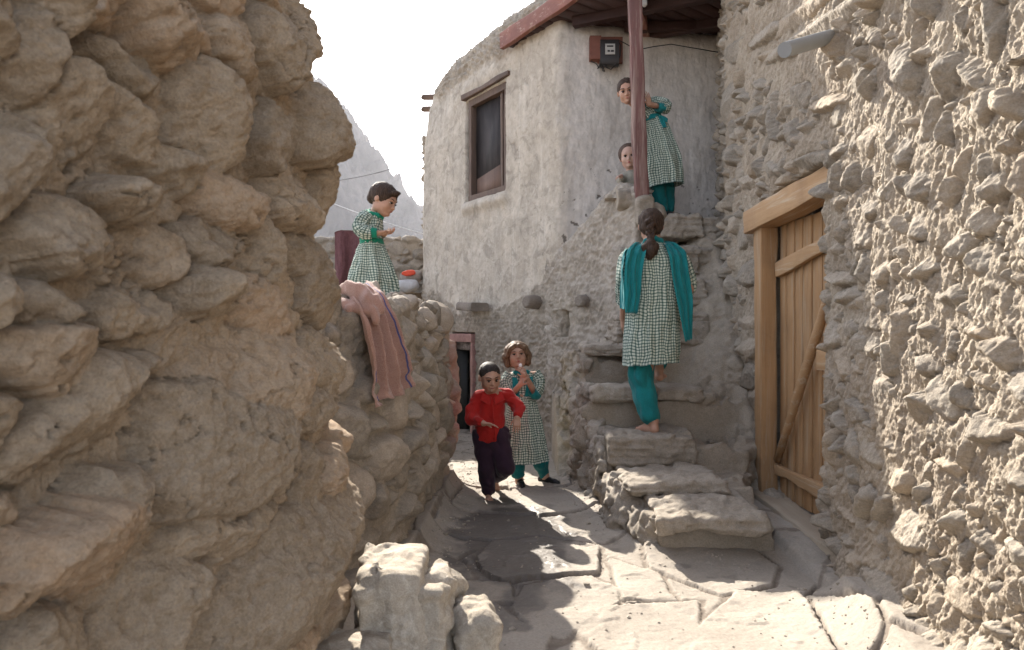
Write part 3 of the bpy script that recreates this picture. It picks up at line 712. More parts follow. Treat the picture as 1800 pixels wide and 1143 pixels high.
# roof of the porch : fascia beam, ceiling boards, rafters, earth on top
TH = SD*-1      # along the wall towards the camera
def sq(s, off=0.0, z=0.0):
    nrm = np.array([-.819, -.573]); p = S0+SD*s+nrm*off; return (p[0], p[1], z)
roof = empty('porch_roof', (1.2, 6.6, 4.4)); roof.parent = bld; roof.location = Vector((1.2, 6.6, 4.4))-bld.location
timber('fascia', sq(.88, .12, 4.44), sq(-1.45, .12, 4.52), .055, .17, M['redwood_y'], roof, seed=21, wob=.008, nseg=24)
V_ = []; F_ = []
e = [np.array(sq(.85, .09)[:2]), np.array(sq(-1.42, .09)[:2])]
nb = 15
for i in range(nb):
    # boards across from the fascia line to the back
    t0, t1 = i/nb, (i+1)/nb-.006
    for t in (t0, t1):
        a = e[0]*(1-t)+e[1]*t; b = np.array([1.0, 8.3])*(1-t)+np.array([3.4, 7.4])*t
        zz = 4.385+.004*(i % 3)
        V_ += [(a[0], a[1], zz), (b[0], b[1], zz+.02), (a[0], a[1], zz+.03), (b[0], b[1], zz+.05)]
    o = i*8; F_ += [(o, o+1, o+5, o+4), (o+2, o+6, o+7, o+3), (o, o+4, o+6, o+2), (o, o+2, o+3, o+1), (o+4, o+5, o+7, o+6)]
mesh_np('ceiling_boards', np.array(V_), np.array(F_), M['ceilwood'], roof, smooth=False)
for k, (a, b) in enumerate([((.62, 6.86), (2.7, 5.9)), ((.70, 7.4), (3.0, 6.55)), ((1.15, 6.95), (3.1, 6.98))]):
    timber('rafter', (a[0], a[1], 4.335), (b[0], b[1], 4.345), .085, .095, M['ceilwood'] if k != 9 else M['redwood_y'], roof, seed=30+k, wob=.01)
timber('rafter', (1.06, 6.12, 4.34), (1.45, 7.3, 4.34), .09, .09, M['redwood_y'], roof, seed=36, wob=.01)
ed = [(-.03, 7.72), (1.28, 5.82), (3.0, 5.6), (3.6, 7.6), (2.8, 9.2), (.6, 8.9)]
f = Field((-.2, 5.4, 4.40), (3.7, 9.3, 5.0), .028)
sl_, x, y, z = f.win((-.3, 5.3, 4.3), (3.8, 9.4, 5.1))
d = -9.0+0*x
n_ = len(ed)
for i in range(n_):
    a = np.array(ed[i]); b = np.array(ed[(i+1) % n_]); t = (b-a)/np.linalg.norm(b-a); nrm = np.array([t[1], -t[0]])
    d = np.maximum(d, (x-a[0])*nrm[0]+(y-a[1])*nrm[1])
d = d+0*z
f.put(sl_, np.maximum(np.maximum(d, 4.46-z), z-4.72), 0)
f.disturb(lambda x, y, z: .05*fbm3(x*5, y*5, z*5, 3, 4)+.02*fbm3(x*16, y*16, z*16, 5, 2), .1)
V_, F_ = f.mesh(); z0 = np.zeros(len(V_))
mesh_np('earth_roof', V_, F_, M['plaster'], roof, attrs={'mud': z0+.8, 'white': z0, 'chip': z0})
# post
f_post = timber('post', P(1127, 352, 6.0), P(1113, -60, 6.0), .115, .10, M['redwood'], bld, up=(0, 1, 0), seed=41, wob=.008, nseg=40, bev=.012)
# stump below the post
# window
wf = empty('window', (0, 0, 0)); wf.parent = bld; wf.location = Vector((sq(1.42)[0], sq(1.42)[1], 1.6))-bld.location
def wpt(s, off, z): return sq(s, off, z)
timber('frame', wpt(1.00, -.07, 4.035), wpt(1.83, -.07, 4.035), .08, .085, M['darkwood'], wf, seed=51)
timber('frame', wpt(1.00, -.07, 2.865), wpt(1.83, -.07, 2.865), .08, .07, M['darkwood'], wf, seed=52)
timber('frame', wpt(1.03, -.07, 2.835), wpt(1.03, -.07, 4.055), .06, .08, M['darkwood'], wf, up=(-.8, -.57, 0), seed=53)
timber('frame', wpt(1.80, -.07, 2.835), wpt(1.80, -.07, 4.055), .06, .08, M['darkwood'], wf, up=(-.8, -.57, 0), seed=54)
timber('mullion', wpt(1.16, -.09, 2.835), wpt(1.16, -.09, 4.015), .045, .05, M['darkwood'], wf, up=(-.8, -.57, 0), seed=55)
m_gl, nt, b = newmat('dusty glass'); b.inputs['Base Color'].default_value = (.045, .042, .045, 1); b.inputs['Roughness'].default_value = .6; b.inputs['Specular IOR Level'].default_value = .15
nz = noise_n(nt, coords(nt, (3, 3, .8)), 3, 5); nt.links.new(mixc(nt, ramp(nt, nz, .4, .7), (.028, .024, .024, 1), (.06, .05, .048, 1)), b.inputs['Base Color'])
def quad3(name, pts, mat, parent, th=.012):
    n = np.array([-.819, -.573, 0])*th; V = np.array([np.array(p) for p in pts]+[np.array(p)-n for p in pts]); F = np.array([(0, 1, 2, 3), (7, 6, 5, 4), (0, 4, 5, 1), (1, 5, 6, 2), (2, 6, 7, 3), (3, 7, 4, 0)])
    return mesh_np(name, V, F, mat, parent, smooth=False)
quad3('pane', [wpt(1.0, -.105, 2.835), wpt(1.84, -.105, 2.835), wpt(1.84, -.105, 4.035), wpt(1.0, -.105, 4.035)], m_gl, wf)
quad3('shutter_board', [wpt(1.18, -.092, 2.875), wpt(1.74, -.092, 2.875), wpt(1.74, -.092, 3.095), wpt(1.18, -.092, 3.185)], M['shutter'], wf, .01)
timber('lintel', wpt(.90, .0, 4.130), wpt(1.90, .0, 4.120), .06, .05, M['darkwood'], wf, seed=57, wob=.014)
# small door at the end of the lane
sd = empty('small_door', (0, 0, 0)); sd.parent = bld; sd.location = Vector((sq(1.9)[0], sq(1.9)[1], -.2))-bld.location
m_pink = m_simple('faded pink paint', (.30, .17, .15, 1), .8, .002, 30, .3); m_dd = m_simple('black green door paint', (.022, .022, .020, 1), .55, .001, 20, .3)
timber('lintel', wpt(1.64, .0, 1.15), wpt(2.16, .0, 1.15), .10, .10, m_pink, sd, seed=61)
timber('frame', wpt(1.655, .0, -.25), wpt(1.655, .0, 1.1), .05, .08, m_pink, sd, up=(-.8, -.57, 0), seed=62)
timber('frame', wpt(2.145, .0, -.25), wpt(2.145, .0, 1.1), .05, .08, m_pink, sd, up=(-.8, -.57, 0), seed=63)
m_grille = m_simple('grey carved grille', (.22, .19, .18, 1), .8, .006, 60, .6)
quad3('grille', [wpt(1.66, -.03, 1.0), wpt(2.14, -.03, 1.0), wpt(2.14, -.03, 1.1), wpt(1.66, -.03, 1.1)], m_grille, sd, .02)
dl = quad3('door_leaf', [wpt(1.66, -.12, -.22), wpt(1.92, -.16, -.22), wpt(1.92, -.16, 1.0), wpt(1.66, -.12, 1.0)], m_dd, sd, .03)
for zz in (-.10, .42): quad3('panel', [wpt(1.70, -.115, zz), wpt(1.88, -.145, zz), wpt(1.88, -.145, zz+.42), wpt(1.70, -.115, zz+.42)], m_dd, dl, .014)
quad3('door_leaf', [wpt(1.99, -.10, -.22), wpt(2.14, .02, -.22), wpt(2.14, .02, 1.0), wpt(1.99, -.10, 1.0)], m_dd, sd, .03)
# log ends sticking out of the wall
for (px, py, Y, L, rr_, h, kk) in ((944, 532, 7.28, .26, .06, .07, 1), (1030, 530, 6.62, .20, .055, .062, 2)):
    c = np.array(P(px, py, Y)); s_ = (c[0]-S0[0])/SD[0]; b0 = np.array(sq(s_, -.05, c[2])); nrm = np.array([-.819, -.573, 0])
    dirn = nrm*(.85)+np.array([.25, -.5, 0])*(1 if kk == 0 else .2)
    pts = [b0-dirn*.1, b0, b0+dirn*L*.5, b0+dirn*L*.93, b0+dirn*L]
    tube('log_end', pts, [h, h*1.05, h, h*.95, h*.7], M['greywood'], bld, n=14, jitter=.10, seed=kk)
timber('log_end', sq(1.72, .09, 1.53), sq(1.28, .15, 1.51), .24, .10, M['greywood'], bld, seed=91, wob=.02, bev=.03)
# electricity meter on its board
mt = empty('electricity_meter', (0, 0, 0)); cm = np.array(P(1062, 95, 6.98)); mt.parent = bld; mt.location = Vector(cm)-bld.location
m_board = m_simple('red brown board', (.17, .065, .045, 1), .6, var=.2, s=12); m_case = m_simple('dark meter case', (.035, .03, .03, 1), .35, var=.1); m_lab = m_simple('meter dial', (.42, .40, .38, 1), .6, var=.08)
m_conc = m_simple('pale trim', (.30, .25, .21, 1), .9, .003)
def bxs(name, px0, py0, px1, py1, Y, th, mat, parent, bev=.008, rot=0):
    a = np.array(P(px0, py0, Y)); b = np.array(P(px1, py1, Y)); c = (a+b)/2; 
    return timber(name, (a[0], Y, c[2]), (b[0], Y, c[2]), th, abs(a[2]-b[2]), mat, parent, seed=px0 % 17, wob=.001, bev=bev, nseg=6)
bxs('board', 1036, 66, 1056, 107, 6.93, .10, m_board, mt)
bxs('board', 1050, 66, 1094, 112, 6.97, .05, m_board, mt)
cs = bxs('case', 1054, 72, 1087, 117, 6.92, .11, m_case, mt, .025)
bxs('dial', 1064, 77, 1081, 96, 6.855, .012, m_lab, cs, .004)
for k, (a, b) in enumerate(((1067, 1078), (1068, 1072), (1074, 1079))): bxs('marking', a, (80, 88, 88)[k], b, (82.5, 91, 91)[k], 6.846, .004, m_case, cs, .001)
wire = m_simple('black wire', (.02, .018, .018, 1), .5)
tube('wire', [P(1086, 72, 6.9), P(1091, 80, 6.88), P(1090, 98, 6.87), P(1084, 112, 6.87), P(1074, 122, 6.87), P(1066, 119, 6.88), P(1064, 112, 6.9)], .006, wire, mt)
tube('wire', [P(1038, 108, 6.92), P(1048, 112, 6.88), P(1053, 120, 6.88), P(1050, 121, 6.88), P(1056, 113, 6.88), P(1060, 125, 6.87), P(1063, 126, 6.87), P(1058, 114, 6.88)], .005, wire, mt)
tube('wire', [P(1086, 70, 6.9), P(1098, 76, 6.9), P(1112, 84, 6.9), P(1130, 86, 6.9), P(1150, 82, 6.95), P(1180, 78, 7.0), P(1262, 92, 7.0)], .005, wire, mt)
lb = tube('bulb_socket', [P(1133, -8, 6.1), P(1133, 0, 6.1), P(1133, 1, 6.1), P(1133, 9, 6.1), P(1133, 12, 6.1)], [.012, .012, .022, .024, .012], m_simple('white socket', (.5, .48, .45, 1), .4), roof, n=12)
# ================================================================ lane
FLAGS = [[(845,985),(852,1012),(885,1024),(1045,1010),(1052,965),(960,952),(870,955)],
 [(1066,958),(1100,1055),(1250,1060),(1262,1052),(1150,1012),(1112,958)],
 [(1135,972),(1147,1003),(1268,1046),(1350,1032),(1362,1000),(1290,968),(1200,955)],
 [(1020,1112),(1062,1076),(1222,1062),(1224,1096),(1205,1150),(1060,1150)],
 [(952,1112),(985,1120),(1083,1062),(1082,1040),(1040,1020),(925,1038),(905,1072)],
 [(1236,1108),(1300,1046),(1400,1056),(1462,1160),(1215,1160)],
 [(858,1064),(962,1122),(940,1160),(820,1160),(820,1070)],
 [(945,915),(1055,903),(1120,938),(1066,955),(950,944)],
 [(785,905),(936,913),(940,945),(860,950),(770,946)],
 [(1060,900),(1105,920),(1130,940),(1170,960),(1130,900)],
 [(820,866),(900,868),(940,905),(800,900)],[(905,866),(985,862),(1048,898),(950,908)],
 [(800,820),(880,818),(890,860),(800,862)],[(885,818),(985,815),(1000,858),(900,862)],[(820,1028),(890,1030),(900,1062),(815,1062)]]
def gpt(px, py): Y = EYE*1200/(py-580); return ((px-900)/1200*Y, Y)
def ground_h(X, Y):
    z = -.28*sstep(6.6, 8.6, Y)+0*X
    return z
def build_ground():
    xs = np.arange(-1.6, 2.0, .009); ys = np.concatenate([np.arange(.8, 6.9, .009), np.arange(6.9, 10.0, .02)])
    X, Y = np.meshgrid(xs, ys)
    z = ground_h(X, Y)+.018*fbm2(X*1.6, Y*1.6, 201, 3)
    wx = .02*fbm2(X*5, Y*5, 203, 4)+.006*fbm2(X*25, Y*25, 204, 3); wy = .02*fbm2(X*5, Y*5, 213, 4)+.006*fbm2(X*25, Y*25, 214, 3)
    dmax = np.full_like(z, -9.0); flag = np.zeros_like(z); rng = random.Random(2); fh = np.zeros_like(z)
    for poly in FLAGS:
        g = [gpt(*p) for p in poly]; c = np.mean(g, 0); d = np.full_like(z, 9.0); n = len(g)
        area = sum(g[i][0]*g[(i+1) % n][1]-g[(i+1) % n][0]*g[i][1] for i in range(n)); sg = 1 if area > 0 else -1
        for i in range(n):
            a = np.array(g[i]); b = np.array(g[(i+1) % n]); t = (b-a)/np.linalg.norm(b-a)
            d = np.minimum(d, sg*((X+wx-a[0])*-t[1]+(Y+wy-a[1])*t[0]))
        d = d+.022; dmax = np.maximum(dmax, d); m = sstep(0, .006, d); k = rng.uniform(.010, .021)
        lean = 1+.4*((X-c[0])*rng.uniform(-1, 1)+(Y-c[1])*rng.uniform(-1, 1))
        layer = .005*(fbm2(X*4+c[0]*9, Y*4, 221, 3) > .15)
        fh = np.maximum(fh, m*(k*lean+layer)); flag = np.maximum(flag, m)
    # irregular paving elsewhere
    sd_ = [(rng.uniform(-1.2, 1.8), rng.uniform(1.2, 9.5)) for _ in range(110)]
    F1 = np.full_like(z, 9.0); F2 = np.full_like(z, 9.0); hid = np.zeros_like(z)
    for (a, b) in sd_:
        q = np.hypot(X+wx-a, (Y+wy-b)*.8); F2 = np.minimum(F2, np.maximum(F1, q)); hid = np.where(q < F1, (a*37.7+b*11.3) % 1.0, hid); F1 = np.minimum(F1, q)
    e_ = np.minimum((F2-F1)*.5-.008, -dmax-.016); m = sstep(0, .008, e_)
    fh = np.maximum(fh, m*(.004+.010*hid)); flag = np.maximum(flag, m*.9)
    z = z+fh+.012*fbm2(X*9, Y*9, 231, 5, .62)*(1-.65*flag)+.0028*fbm2(X*45, Y*45, 232, 3)
    z = z-.014*(1-flag)+.016*(1-flag)*sstep(.1, .35, fbm2(X*3, Y*3, 236, 3))
    # mud swept up against the walls
    wl = -.47+.0*Y; dl = X-np.interp(Y, [.8, 1.8, 2.4, 3.0, 3.6, 5.3, 5.8, 9], [-.55, -.5, -.9, -.66, -.50, -.46, -.75, -.9])
    z = z+.16*np.exp(-np.maximum(dl, 0)/.07)*(Y < 5.9)
    dr = np.interp(Y, [.8, 2.2, 3.2, 3.55, 4.6], [1.30, 1.36, 1.50, 1.56, 1.60])-X
    z = z+.15*np.exp(-np.maximum(dr, 0)/.09)*(1-sstep(3.0, 3.3, Y))
    led = sstep(-.015, .03, X-(np.interp(Y, [2.6, 3.0, 3.6, 4.2], [1.62, 1.50, 1.50, 1.46])+.015*fbm2(X*0, Y*8, 241, 3)))*sstep(2.75, 3.0, Y)*(1-sstep(4.6, 4.8, Y))
    z = np.maximum(z, led*(.055+.015*fbm2(X*9, Y*9, 242, 3)))
    z = z+.05*np.exp(-np.maximum(np.interp(Y, [3.5, 3.9, 4.4, 5.0, 7.0], [.86, .74, .60, .52, .50])-X, 0)/.07)*sstep(3.5, 3.9, Y)*(1-sstep(6.8, 7.2, Y))
    # damp stone on the left of the lane, widened to paint in shade there
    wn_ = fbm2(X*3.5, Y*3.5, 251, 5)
    wet_shade = sstep(-.12, .18, .55-((X-.02)/.48)**2-((Y-4.0)/1.0)**2*.6+.75*wn_)
    wet_shade = np.maximum(wet_shade, sstep(.0, .2, .4-((X-.05)/.30)**2-((Y-3.0)/.35)**2+1.1*wn_)*.75)
    wet_shade = np.maximum(wet_shade, .45*sstep(.34, .5, fbm2(X*6, Y*6, 255, 4)))
    Fq = grid_faces(len(ys), len(xs))
    o = mesh_np('lane', np.stack([X, Y, z], -1).reshape(-1, 3), Fq, M['ground'], attrs={'flag': flag.ravel(), 'wet_shade': wet_shade.ravel()}, origin=(0, 0, 0))
    o['kind'] = 'structure'
build_ground()
def big_ground():
    m = m_simple('dry valley earth', (.30, .26, .22, 1), .95, .02, 2, .2)
    xs = np.concatenate([-np.geomspace(3000, 4, 22), np.linspace(-3.2, 3.2, 9), np.geomspace(4, 3000, 22)]); ys = np.concatenate([-np.geomspace(400, 2, 12), np.linspace(-1, 11, 9), np.geomspace(13, 3500, 24)])
    X, Y = np.meshgrid(xs, ys); Z = -.55-.0*X-np.where(Y > 30, np.minimum((Y-30)*.02, 8), 0)
    o = mesh_np('ground', np.stack([X, Y, Z], -1).reshape(-1, 3), grid_faces(len(ys), len(xs)), m, origin=(0, 0, 0)); o['kind'] = 'structure'
big_ground()

# ================================================================ mid left wall with the earth terrace on it
MP = densify([(-1.35, 2.5), (-.95, 2.75), (-.70, 3.1), (-.56, 3.5), (-.53, 4.4), (-.50, 5.1), (-.53, 5.45), (-.80, 5.75), (-1.4, 6.1), (-1.35, 7.6)], .10)
_mp, _mL = plan(MP, 0)
def mid_top(u):
    y = np.interp(u, _mL, _mp[:, 1])
    return np.interp(y, [2.5, 3.4, 4.0, 4.5, 4.9, 5.25, 5.6, 6.0, 7.6], [1.36, 1.40, 1.42, 1.41, 1.40, 1.30, 1.22, 1.30, 1.45])+.035*fbm2(u*3.5, u*0, 305, 3)
def mid_fn(U1, V1, Ug, Vg, px, py):
    rng = random.Random(21)
    WU = .02*fbm2(Ug*9, Vg*9, 303, 4)+.006*fbm2(Ug*40, Vg*40, 304, 3); WV = .02*fbm2(Ug*9, Vg*9, 313, 4)+.006*fbm2(Ug*40, Vg*40, 314, 3)
    H = -.012+.02*fbm2(Ug*7, Vg*7, 321, 5)+.012*fbm2(Ug*26, Vg*26, 322, 4, .6, True); T = np.zeros_like(H)-9
    ex = scatter(rng, U1[0], U1[-1], V1[0], V1[-1], .028, .125, 5000, (), .90, 1.8, .55)
    seeds = [[a, b, c*1.12, d*1.12, rng.uniform(-.7, .7), rng.uniform(.04, .115)*(.5+d/.08*.5)*(.4 if b < .3 else 1), rng.choice([5, 8, 14]), rng.uniform(.24, .42), .04] for a, b, c, d in ex]
    G = np.ones_like(H); lay_stones(H, T, U1, V1, seeds, WU, WV, rng, G, (.2, .9), 2, .85); H -= .022*(1-sstep(0, 1, G))*sstep(.1, .5, Vg)
    st = (T > -5).astype(float); T = np.where(T < -5, 0, T)
    H = H+.016*fbm2(Ug*15, Vg*15, 331, 5, .6)+.006*fbm2(Ug*60, Vg*55, 332, 3)
    H += .05*np.exp(-((Vg-.8)/.4)**2)
    return H, {'tint': T, 'st': st*(.35+.65*sstep(.1, .6, Vg+.2*fbm2(Ug*5, Vg*5, 341, 3)))}
terr = empty('terrace_wall', (-.8, 4.6, 0), 'chest high curving wall of mud bound stones that the small girl walks along', 'wall')
wall_mesh('wall', MP, (-.1, 1.40), mid_top, .008, .0085, mid_fn, M['midwall'], terr, cap=.45, rr=.11, side=1, batter=.03,
          u_nodes=np.concatenate([np.arange(0, .3, .02), np.arange(.3, 3.9, .0085), np.arange(3.9, _mL[-1], .02)]))
def terrace_top():
    xs = np.linspace(-6, -.78, 90); ys = np.linspace(2.9, 13, 180); X, Y = np.meshgrid(xs, ys)
    X = np.minimum(X, np.interp(Y, [2.9, 3.1, 3.6, 5.3, 5.75, 6.1, 7.6, 9.3, 10], [-1.1, -.9, -.76, -.70, -1.0, -1.45, -1.45, -1.5, -1.3]))
    Z = np.interp(Y, [2.9, 5.0, 6.2, 9.6, 13], [1.30, 1.31, 1.36, 1.78, 1.85])+.03*fbm2(X*2, Y*2, 401, 5)+.012*fbm2(X*11, Y*11, 402, 3)
    z0 = np.zeros(X.size)
    mesh_np('earth_top', np.stack([X, Y, Z], -1).reshape(-1, 3), grid_faces(len(ys), len(xs)), M['midwall'], terr, attrs={'tint': z0, 'st': z0})
terrace_top()
# reddish mud on the jutting edge stones beside the small door
def pink_lump():
    mp = m_rock('pinkish mud daub', (.42, .26, .21, 1), (.50, .34, .28, 1), (.42, .26, .21, 1), (.5, .36, .3, 1), 1.5, .005)
    f = Field((-.72, 5.3, .1), (-.30, 5.95, 1.32), .012)
    for (px, py, Y, r) in ((790, 612, 5.45, .05), (797, 625, 5.45, .045), (798, 680, 5.5, .05), (804, 690, 5.4, .035), (800, 716, 5.45, .045), (808, 720, 5.4, .03), (796, 745, 5.5, .05), (795, 770, 5.5, .05), (790, 650, 5.55, .07), (788, 700, 5.6, .09), (786, 755, 5.6, .08)):
        f.ell(P(px-7, py, Y), (r*1.25, r*1.3, r*1.5), k=.06)
    f.chain([P(786, 612, 5.5), P(788, 680, 5.52), P(787, 760, 5.52)], [.06, .07, .07], .06)
    f.disturb(lambda x, y, z: .035*fbm3(x*14, y*14, z*14, 6, 4, .6), .06)
    V, F = f.mesh(); z0 = np.zeros(len(V)); mesh_np('edge_stones', V, F, mp, terr, attrs={'tint': z0, 'st': z0})
pink_lump()
# sawn log end set in the wall face
tube('log_end', [P(705, 748, 4.25), P(708, 748, 4.12), P(709, 748, 4.10)], [.085, .085, .07], M['greywood'], terr, n=16, jitter=.08)

# ================================================================ pale blocks at the foot of the near wall
def rockblock(name, c, hs, rz, seed, label, mat, r=.02, h=.008, amp=.026, parent=None, cat='stone block', group=None, cuts=3):
    rr_ = np.linalg.norm(hs)
    f = Field(np.array(c)-rr_, np.array(c)+rr_, h)
    sl, x, y, z = f.win(np.array(c)-rr_-h, np.array(c)+rr_+h)
    X = x-c[0]; Y = y-c[1]; Z = z-c[2]; ca, sa = math.cos(rz), math.sin(rz); X, Y = ca*X+sa*Y, -sa*X+ca*Y
    q = [np.abs(X+0*Z)-hs[0]+r, np.abs(Y+0*Z)-hs[1]+r, np.abs(Z)-hs[2]+r]
    d = np.sqrt(sum(np.maximum(t, 0)**2 for t in q))+np.minimum(np.maximum(np.maximum(q[0], q[1]), q[2]), 0)-r
    rg = random.Random(seed)
    for _ in range(cuts):
        n = np.array([rg.uniform(-1, 1), rg.uniform(-1, 1), rg.uniform(-.3, .9)]); n /= np.linalg.norm(n)
        sup = abs(n[0])*hs[0]+abs(n[1])*hs[1]+abs(n[2])*hs[2]
        d = np.maximum(d, n[0]*X+n[1]*Y+n[2]*Z-sup*rg.uniform(.86, .95))
    f.put(sl, d, 0)
    f.disturb(lambda x, y, z: amp*fbm3(x*7+seed, y*7, z*7, seed, 4, .55)+amp*.7*fbm3(x*24, y*24, z*15, seed+1, 4, .6)-amp*.6*np.abs(noise3(x*11, y*11, z*30+seed, seed+4)), .07)
    V, F = f.mesh(); z0 = np.zeros(len(V))
    o = mesh_np(name, V, F, mat, parent, attrs={'tint': z0+rg.uniform(-.4, .4), 'st': z0+1})
    if parent is None: tag(o, label, cat, group)
    return o
rockblock('stone_block', (-.315, 1.80, .28), (.088, .13, .37), .1, 3, 'pale sunlit stone block wedged against the base of the brown wall', M['block'], h=.007, cuts=3, group='pale stone blocks at the foot of the brown wall')
rockblock('stone_block', (-.193, 1.80, .235), (.044, .12, .37), -.15, 5, 'narrow upright pale stone slab standing right beside the largest block', M['block'], h=.007, group='pale stone blocks at the foot of the brown wall')
rockblock('stone_block', (-.105, 1.82, .16), (.056, .10, .36), .2, 8, 'low broken stone at the right end of the row of blocks', M['block'], h=.007, group='pale stone blocks at the foot of the brown wall')
rockblock('stone_block', (-.40, 1.62, .20), (.11, .14, .30), .1, 12, 'rounded stone block half hidden under the bottom of the brown wall', M['block'], h=.008, group='pale stone blocks at the foot of the brown wall')

# ================================================================ staircase
stairs = empty('stone_staircase', (1.1, 4.8, 0), 'rough stone and mud stairs climbing between the plastered house and the door', 'staircase')
STEPS = [  # x0, x1, y0, y1, z top, front thickness, rz
 (.80, 1.37, 3.64, 4.35, .262, .095, -.05), (.70, 1.28, 4.08, 4.75, .35, .09, .03), (.655, 1.24, 4.58, 5.1, .535, .20, -.02),
 (.60, 1.42, 5.02, 5.5, .825, .11, .02), (.60, 1.30, 5.42, 6.2, 1.135, .08, -.05)]
UP = [(.86, 1.90, 5.57, 6.1, 1.40, .26), (1.00, 1.92, 5.70, 6.2, 1.69, .25), (1.10, 1.95, 5.85, 6.3, 1.97, .26), (1.21, 1.99, 5.99, 6.5, 2.262, .20)]
def stair_core():
    h = .0135; f = Field((.40, 3.4, -.2), (2.05, 6.6, 2.5), h)
    sl, x, y, z = f.win((.3, 3.3, -.3), (2.1, 6.7, 2.6))
    # left flank line and the profile under the steps
    xl = np.interp(y.ravel(), [3.4, 3.7, 4.0, 4.3, 4.8, 5.3, 6.0, 6.6], [1.0, .84, .74, .66, .60, .57, .56, .6])[None, :, None]
    top = np.interp(y.ravel(), [3.4, 3.74, 3.76, 4.16, 4.2, 4.66, 4.68, 5.08, 5.1, 5.5, 5.52, 5.66, 5.8, 5.9, 6.02, 6.6], [.0, .02, .18, .20, .27, .27, .42, .44, .72, .72, 1.00, 1.04, 1.34, 1.62, 1.95, 2.12])[None, :, None]
    # beyond step five the flight hugs the right hand wall
    step5 = np.where(x < .95, np.minimum(top, 1.06), top)+0*z
    lim = np.interp(y.ravel(), [3.4, 4.5, 4.75, 5.0], [1.40, 1.50, 1.66, 2.0])[None, :, None]
    d = np.maximum(np.maximum(xl-x-.12*(top-z).clip(0, 1)*1.0, z-step5), 3.70-y+.25*(z*0+np.maximum(.9-x, 0)))
    d = np.maximum(d, x-lim)
    f.put(sl, d*.8, 0)
    # mud ramp against the right wall
    w_ = np.interp(y.ravel(), [3.6, 4.2, 4.8, 5.4, 6.0], [.16, .2, .22, .3, .4])[None, :, None]
    ramp_ = z-(np.interp(y.ravel(), [3.5, 3.9, 4.4, 4.7, 4.9, 5.1, 5.4, 5.8, 6.1], [-.3, -.1, .12, .18, .38, .70, 1.16, 1.82, 2.2])[None, :, None]-1.15*np.maximum(1.74-x, 0))
    f.put(sl, np.maximum(ramp_*.75, np.maximum(3.72-y, x-1.95)), .05)
    def dis(x, y, z):
        n = .05*fbm3(x*4, y*4, z*5, 31, 3)+.035*fbm3(x*11, y*11, z*13, 32, 4, .6)+.012*fbm3(x*34, y*34, z*34, 36, 2)
        # rubble: ridges between lumps on the flank
        a = np.abs(noise3(x*9+3*noise3(x*4, y*4, z*4, 5), y*9, z*7, 33)); fl = 1-sstep(.70, .86, x)
        rr_ = sstep(1.30, 1.45, x)*sstep(4.3, 4.7, y)
        return n*(.5+1.1*fl+.9*rr_)+.05*rr_*(.35-np.abs(noise3(x*8, y*8, z*8, 44)))-.0*a+.045*(a-.25)*fl
    f.disturb(dis, .12)
    V, F = f.mesh(); x, y, z = V.T; T = noise3(x*8, y*8, z*8, 7)
    mesh_np('mud_core', V, F, M['stair'], stairs, attrs={'tint': T, 'st': sstep(-.1, .3, noise3(x*5, y*5, z*5, 8))*(x < 1.0)})
stair_core()
def step_mesh(x0, x1, y0, y1, zt, th, rz, seed):
    h = .0105; f = Field((x0-.1, y0-.1, zt-th-.08), (x1+.1, y1+.1, zt+.05), h)
    rg = random.Random(seed); n = 2 if (x1-x0 > .62 and zt > .3) else 1; cuts = [x0]+sorted(x0+(x1-x0)*(rg.uniform(.55, .72)) for _ in range(n-1))+[x1]
    for i, (a, b) in enumerate(zip(cuts[:-1], cuts[1:])):
        t = th*(1 if i == 0 else .8)
        f.box(((a+b)/2, (y0+y1)/2+(.0 if i == 0 else .04), zt-t/2-(0 if i == 0 else .012)), ((b-a)/2+(.0 if i else .006), (y1-y0)/2, t/2), .026, rz, .012, tilt=(rg.uniform(-.03, .03), rg.uniform(-.02, .02)))
    def dis(x, y, z):
        lay = np.abs(noise3(x*2.5, y*2.5, z*42+seed, seed+2))
        return .046*fbm3(x*5+seed, y*5, z*6, seed, 4, .6)+.024*fbm3(x*16, y*16, z*24, seed+1, 4, .6)-.022*lay*sstep(-.01, .02, zt-.015-z)
    f.disturb(dis, .06)
    V, F = f.mesh(); z0 = np.zeros(len(V))
    return mesh_np('step', V, F, M['stair'], stairs, attrs={'tint': z0+rg.uniform(-.5, .4), 'st': z0+.8})
for i, s in enumerate(STEPS): step_mesh(*s, 500+i*7)
for i, s in enumerate(UP): step_mesh(*s, 0.0, 600+i*7)
# stones set along the broken left flank
rg = random.Random(77)
fl = []
for k in range(95):
    y_ = rg.uniform(3.78, 6.25); xl_ = float(np.interp(y_, [3.4, 3.7, 4.0, 4.3, 4.8, 5.3, 6.0, 6.6], [1.0, .84, .74, .66, .60, .57, .56, .6])); zt_ = float(np.interp(y_, [3.7, 4.2, 4.6, 5.0, 5.4, 5.5, 6.3], [.14, .22, .40, .62, .85, 1.0, 1.0]))
    z_ = rg.uniform(0, zt_); fl.append((xl_+.03+.10*(zt_-z_)*-.2+rg.uniform(-.015, .03), y_, z_, rg.uniform(.03, .06), rg.uniform(.04, .10), rg.uniform(.03, .07)))
f = Field((.4, 3.8, -.05), (.95, 6.3, 1.15), .0105)
for (x, y, z, a, b, c) in fl:
    R = np.eye(3); f.box((x, y, z), (a, b, c), .018, rg.uniform(-.6, .6), .012, tilt=(rg.uniform(-.3, .3), rg.uniform(-.3, .3)))
f.disturb(lambda x, y, z: .034*fbm3(x*9, y*9, z*9, 41, 4)+.016*fbm3(x*28, y*28, z*28, 42, 3), .07)
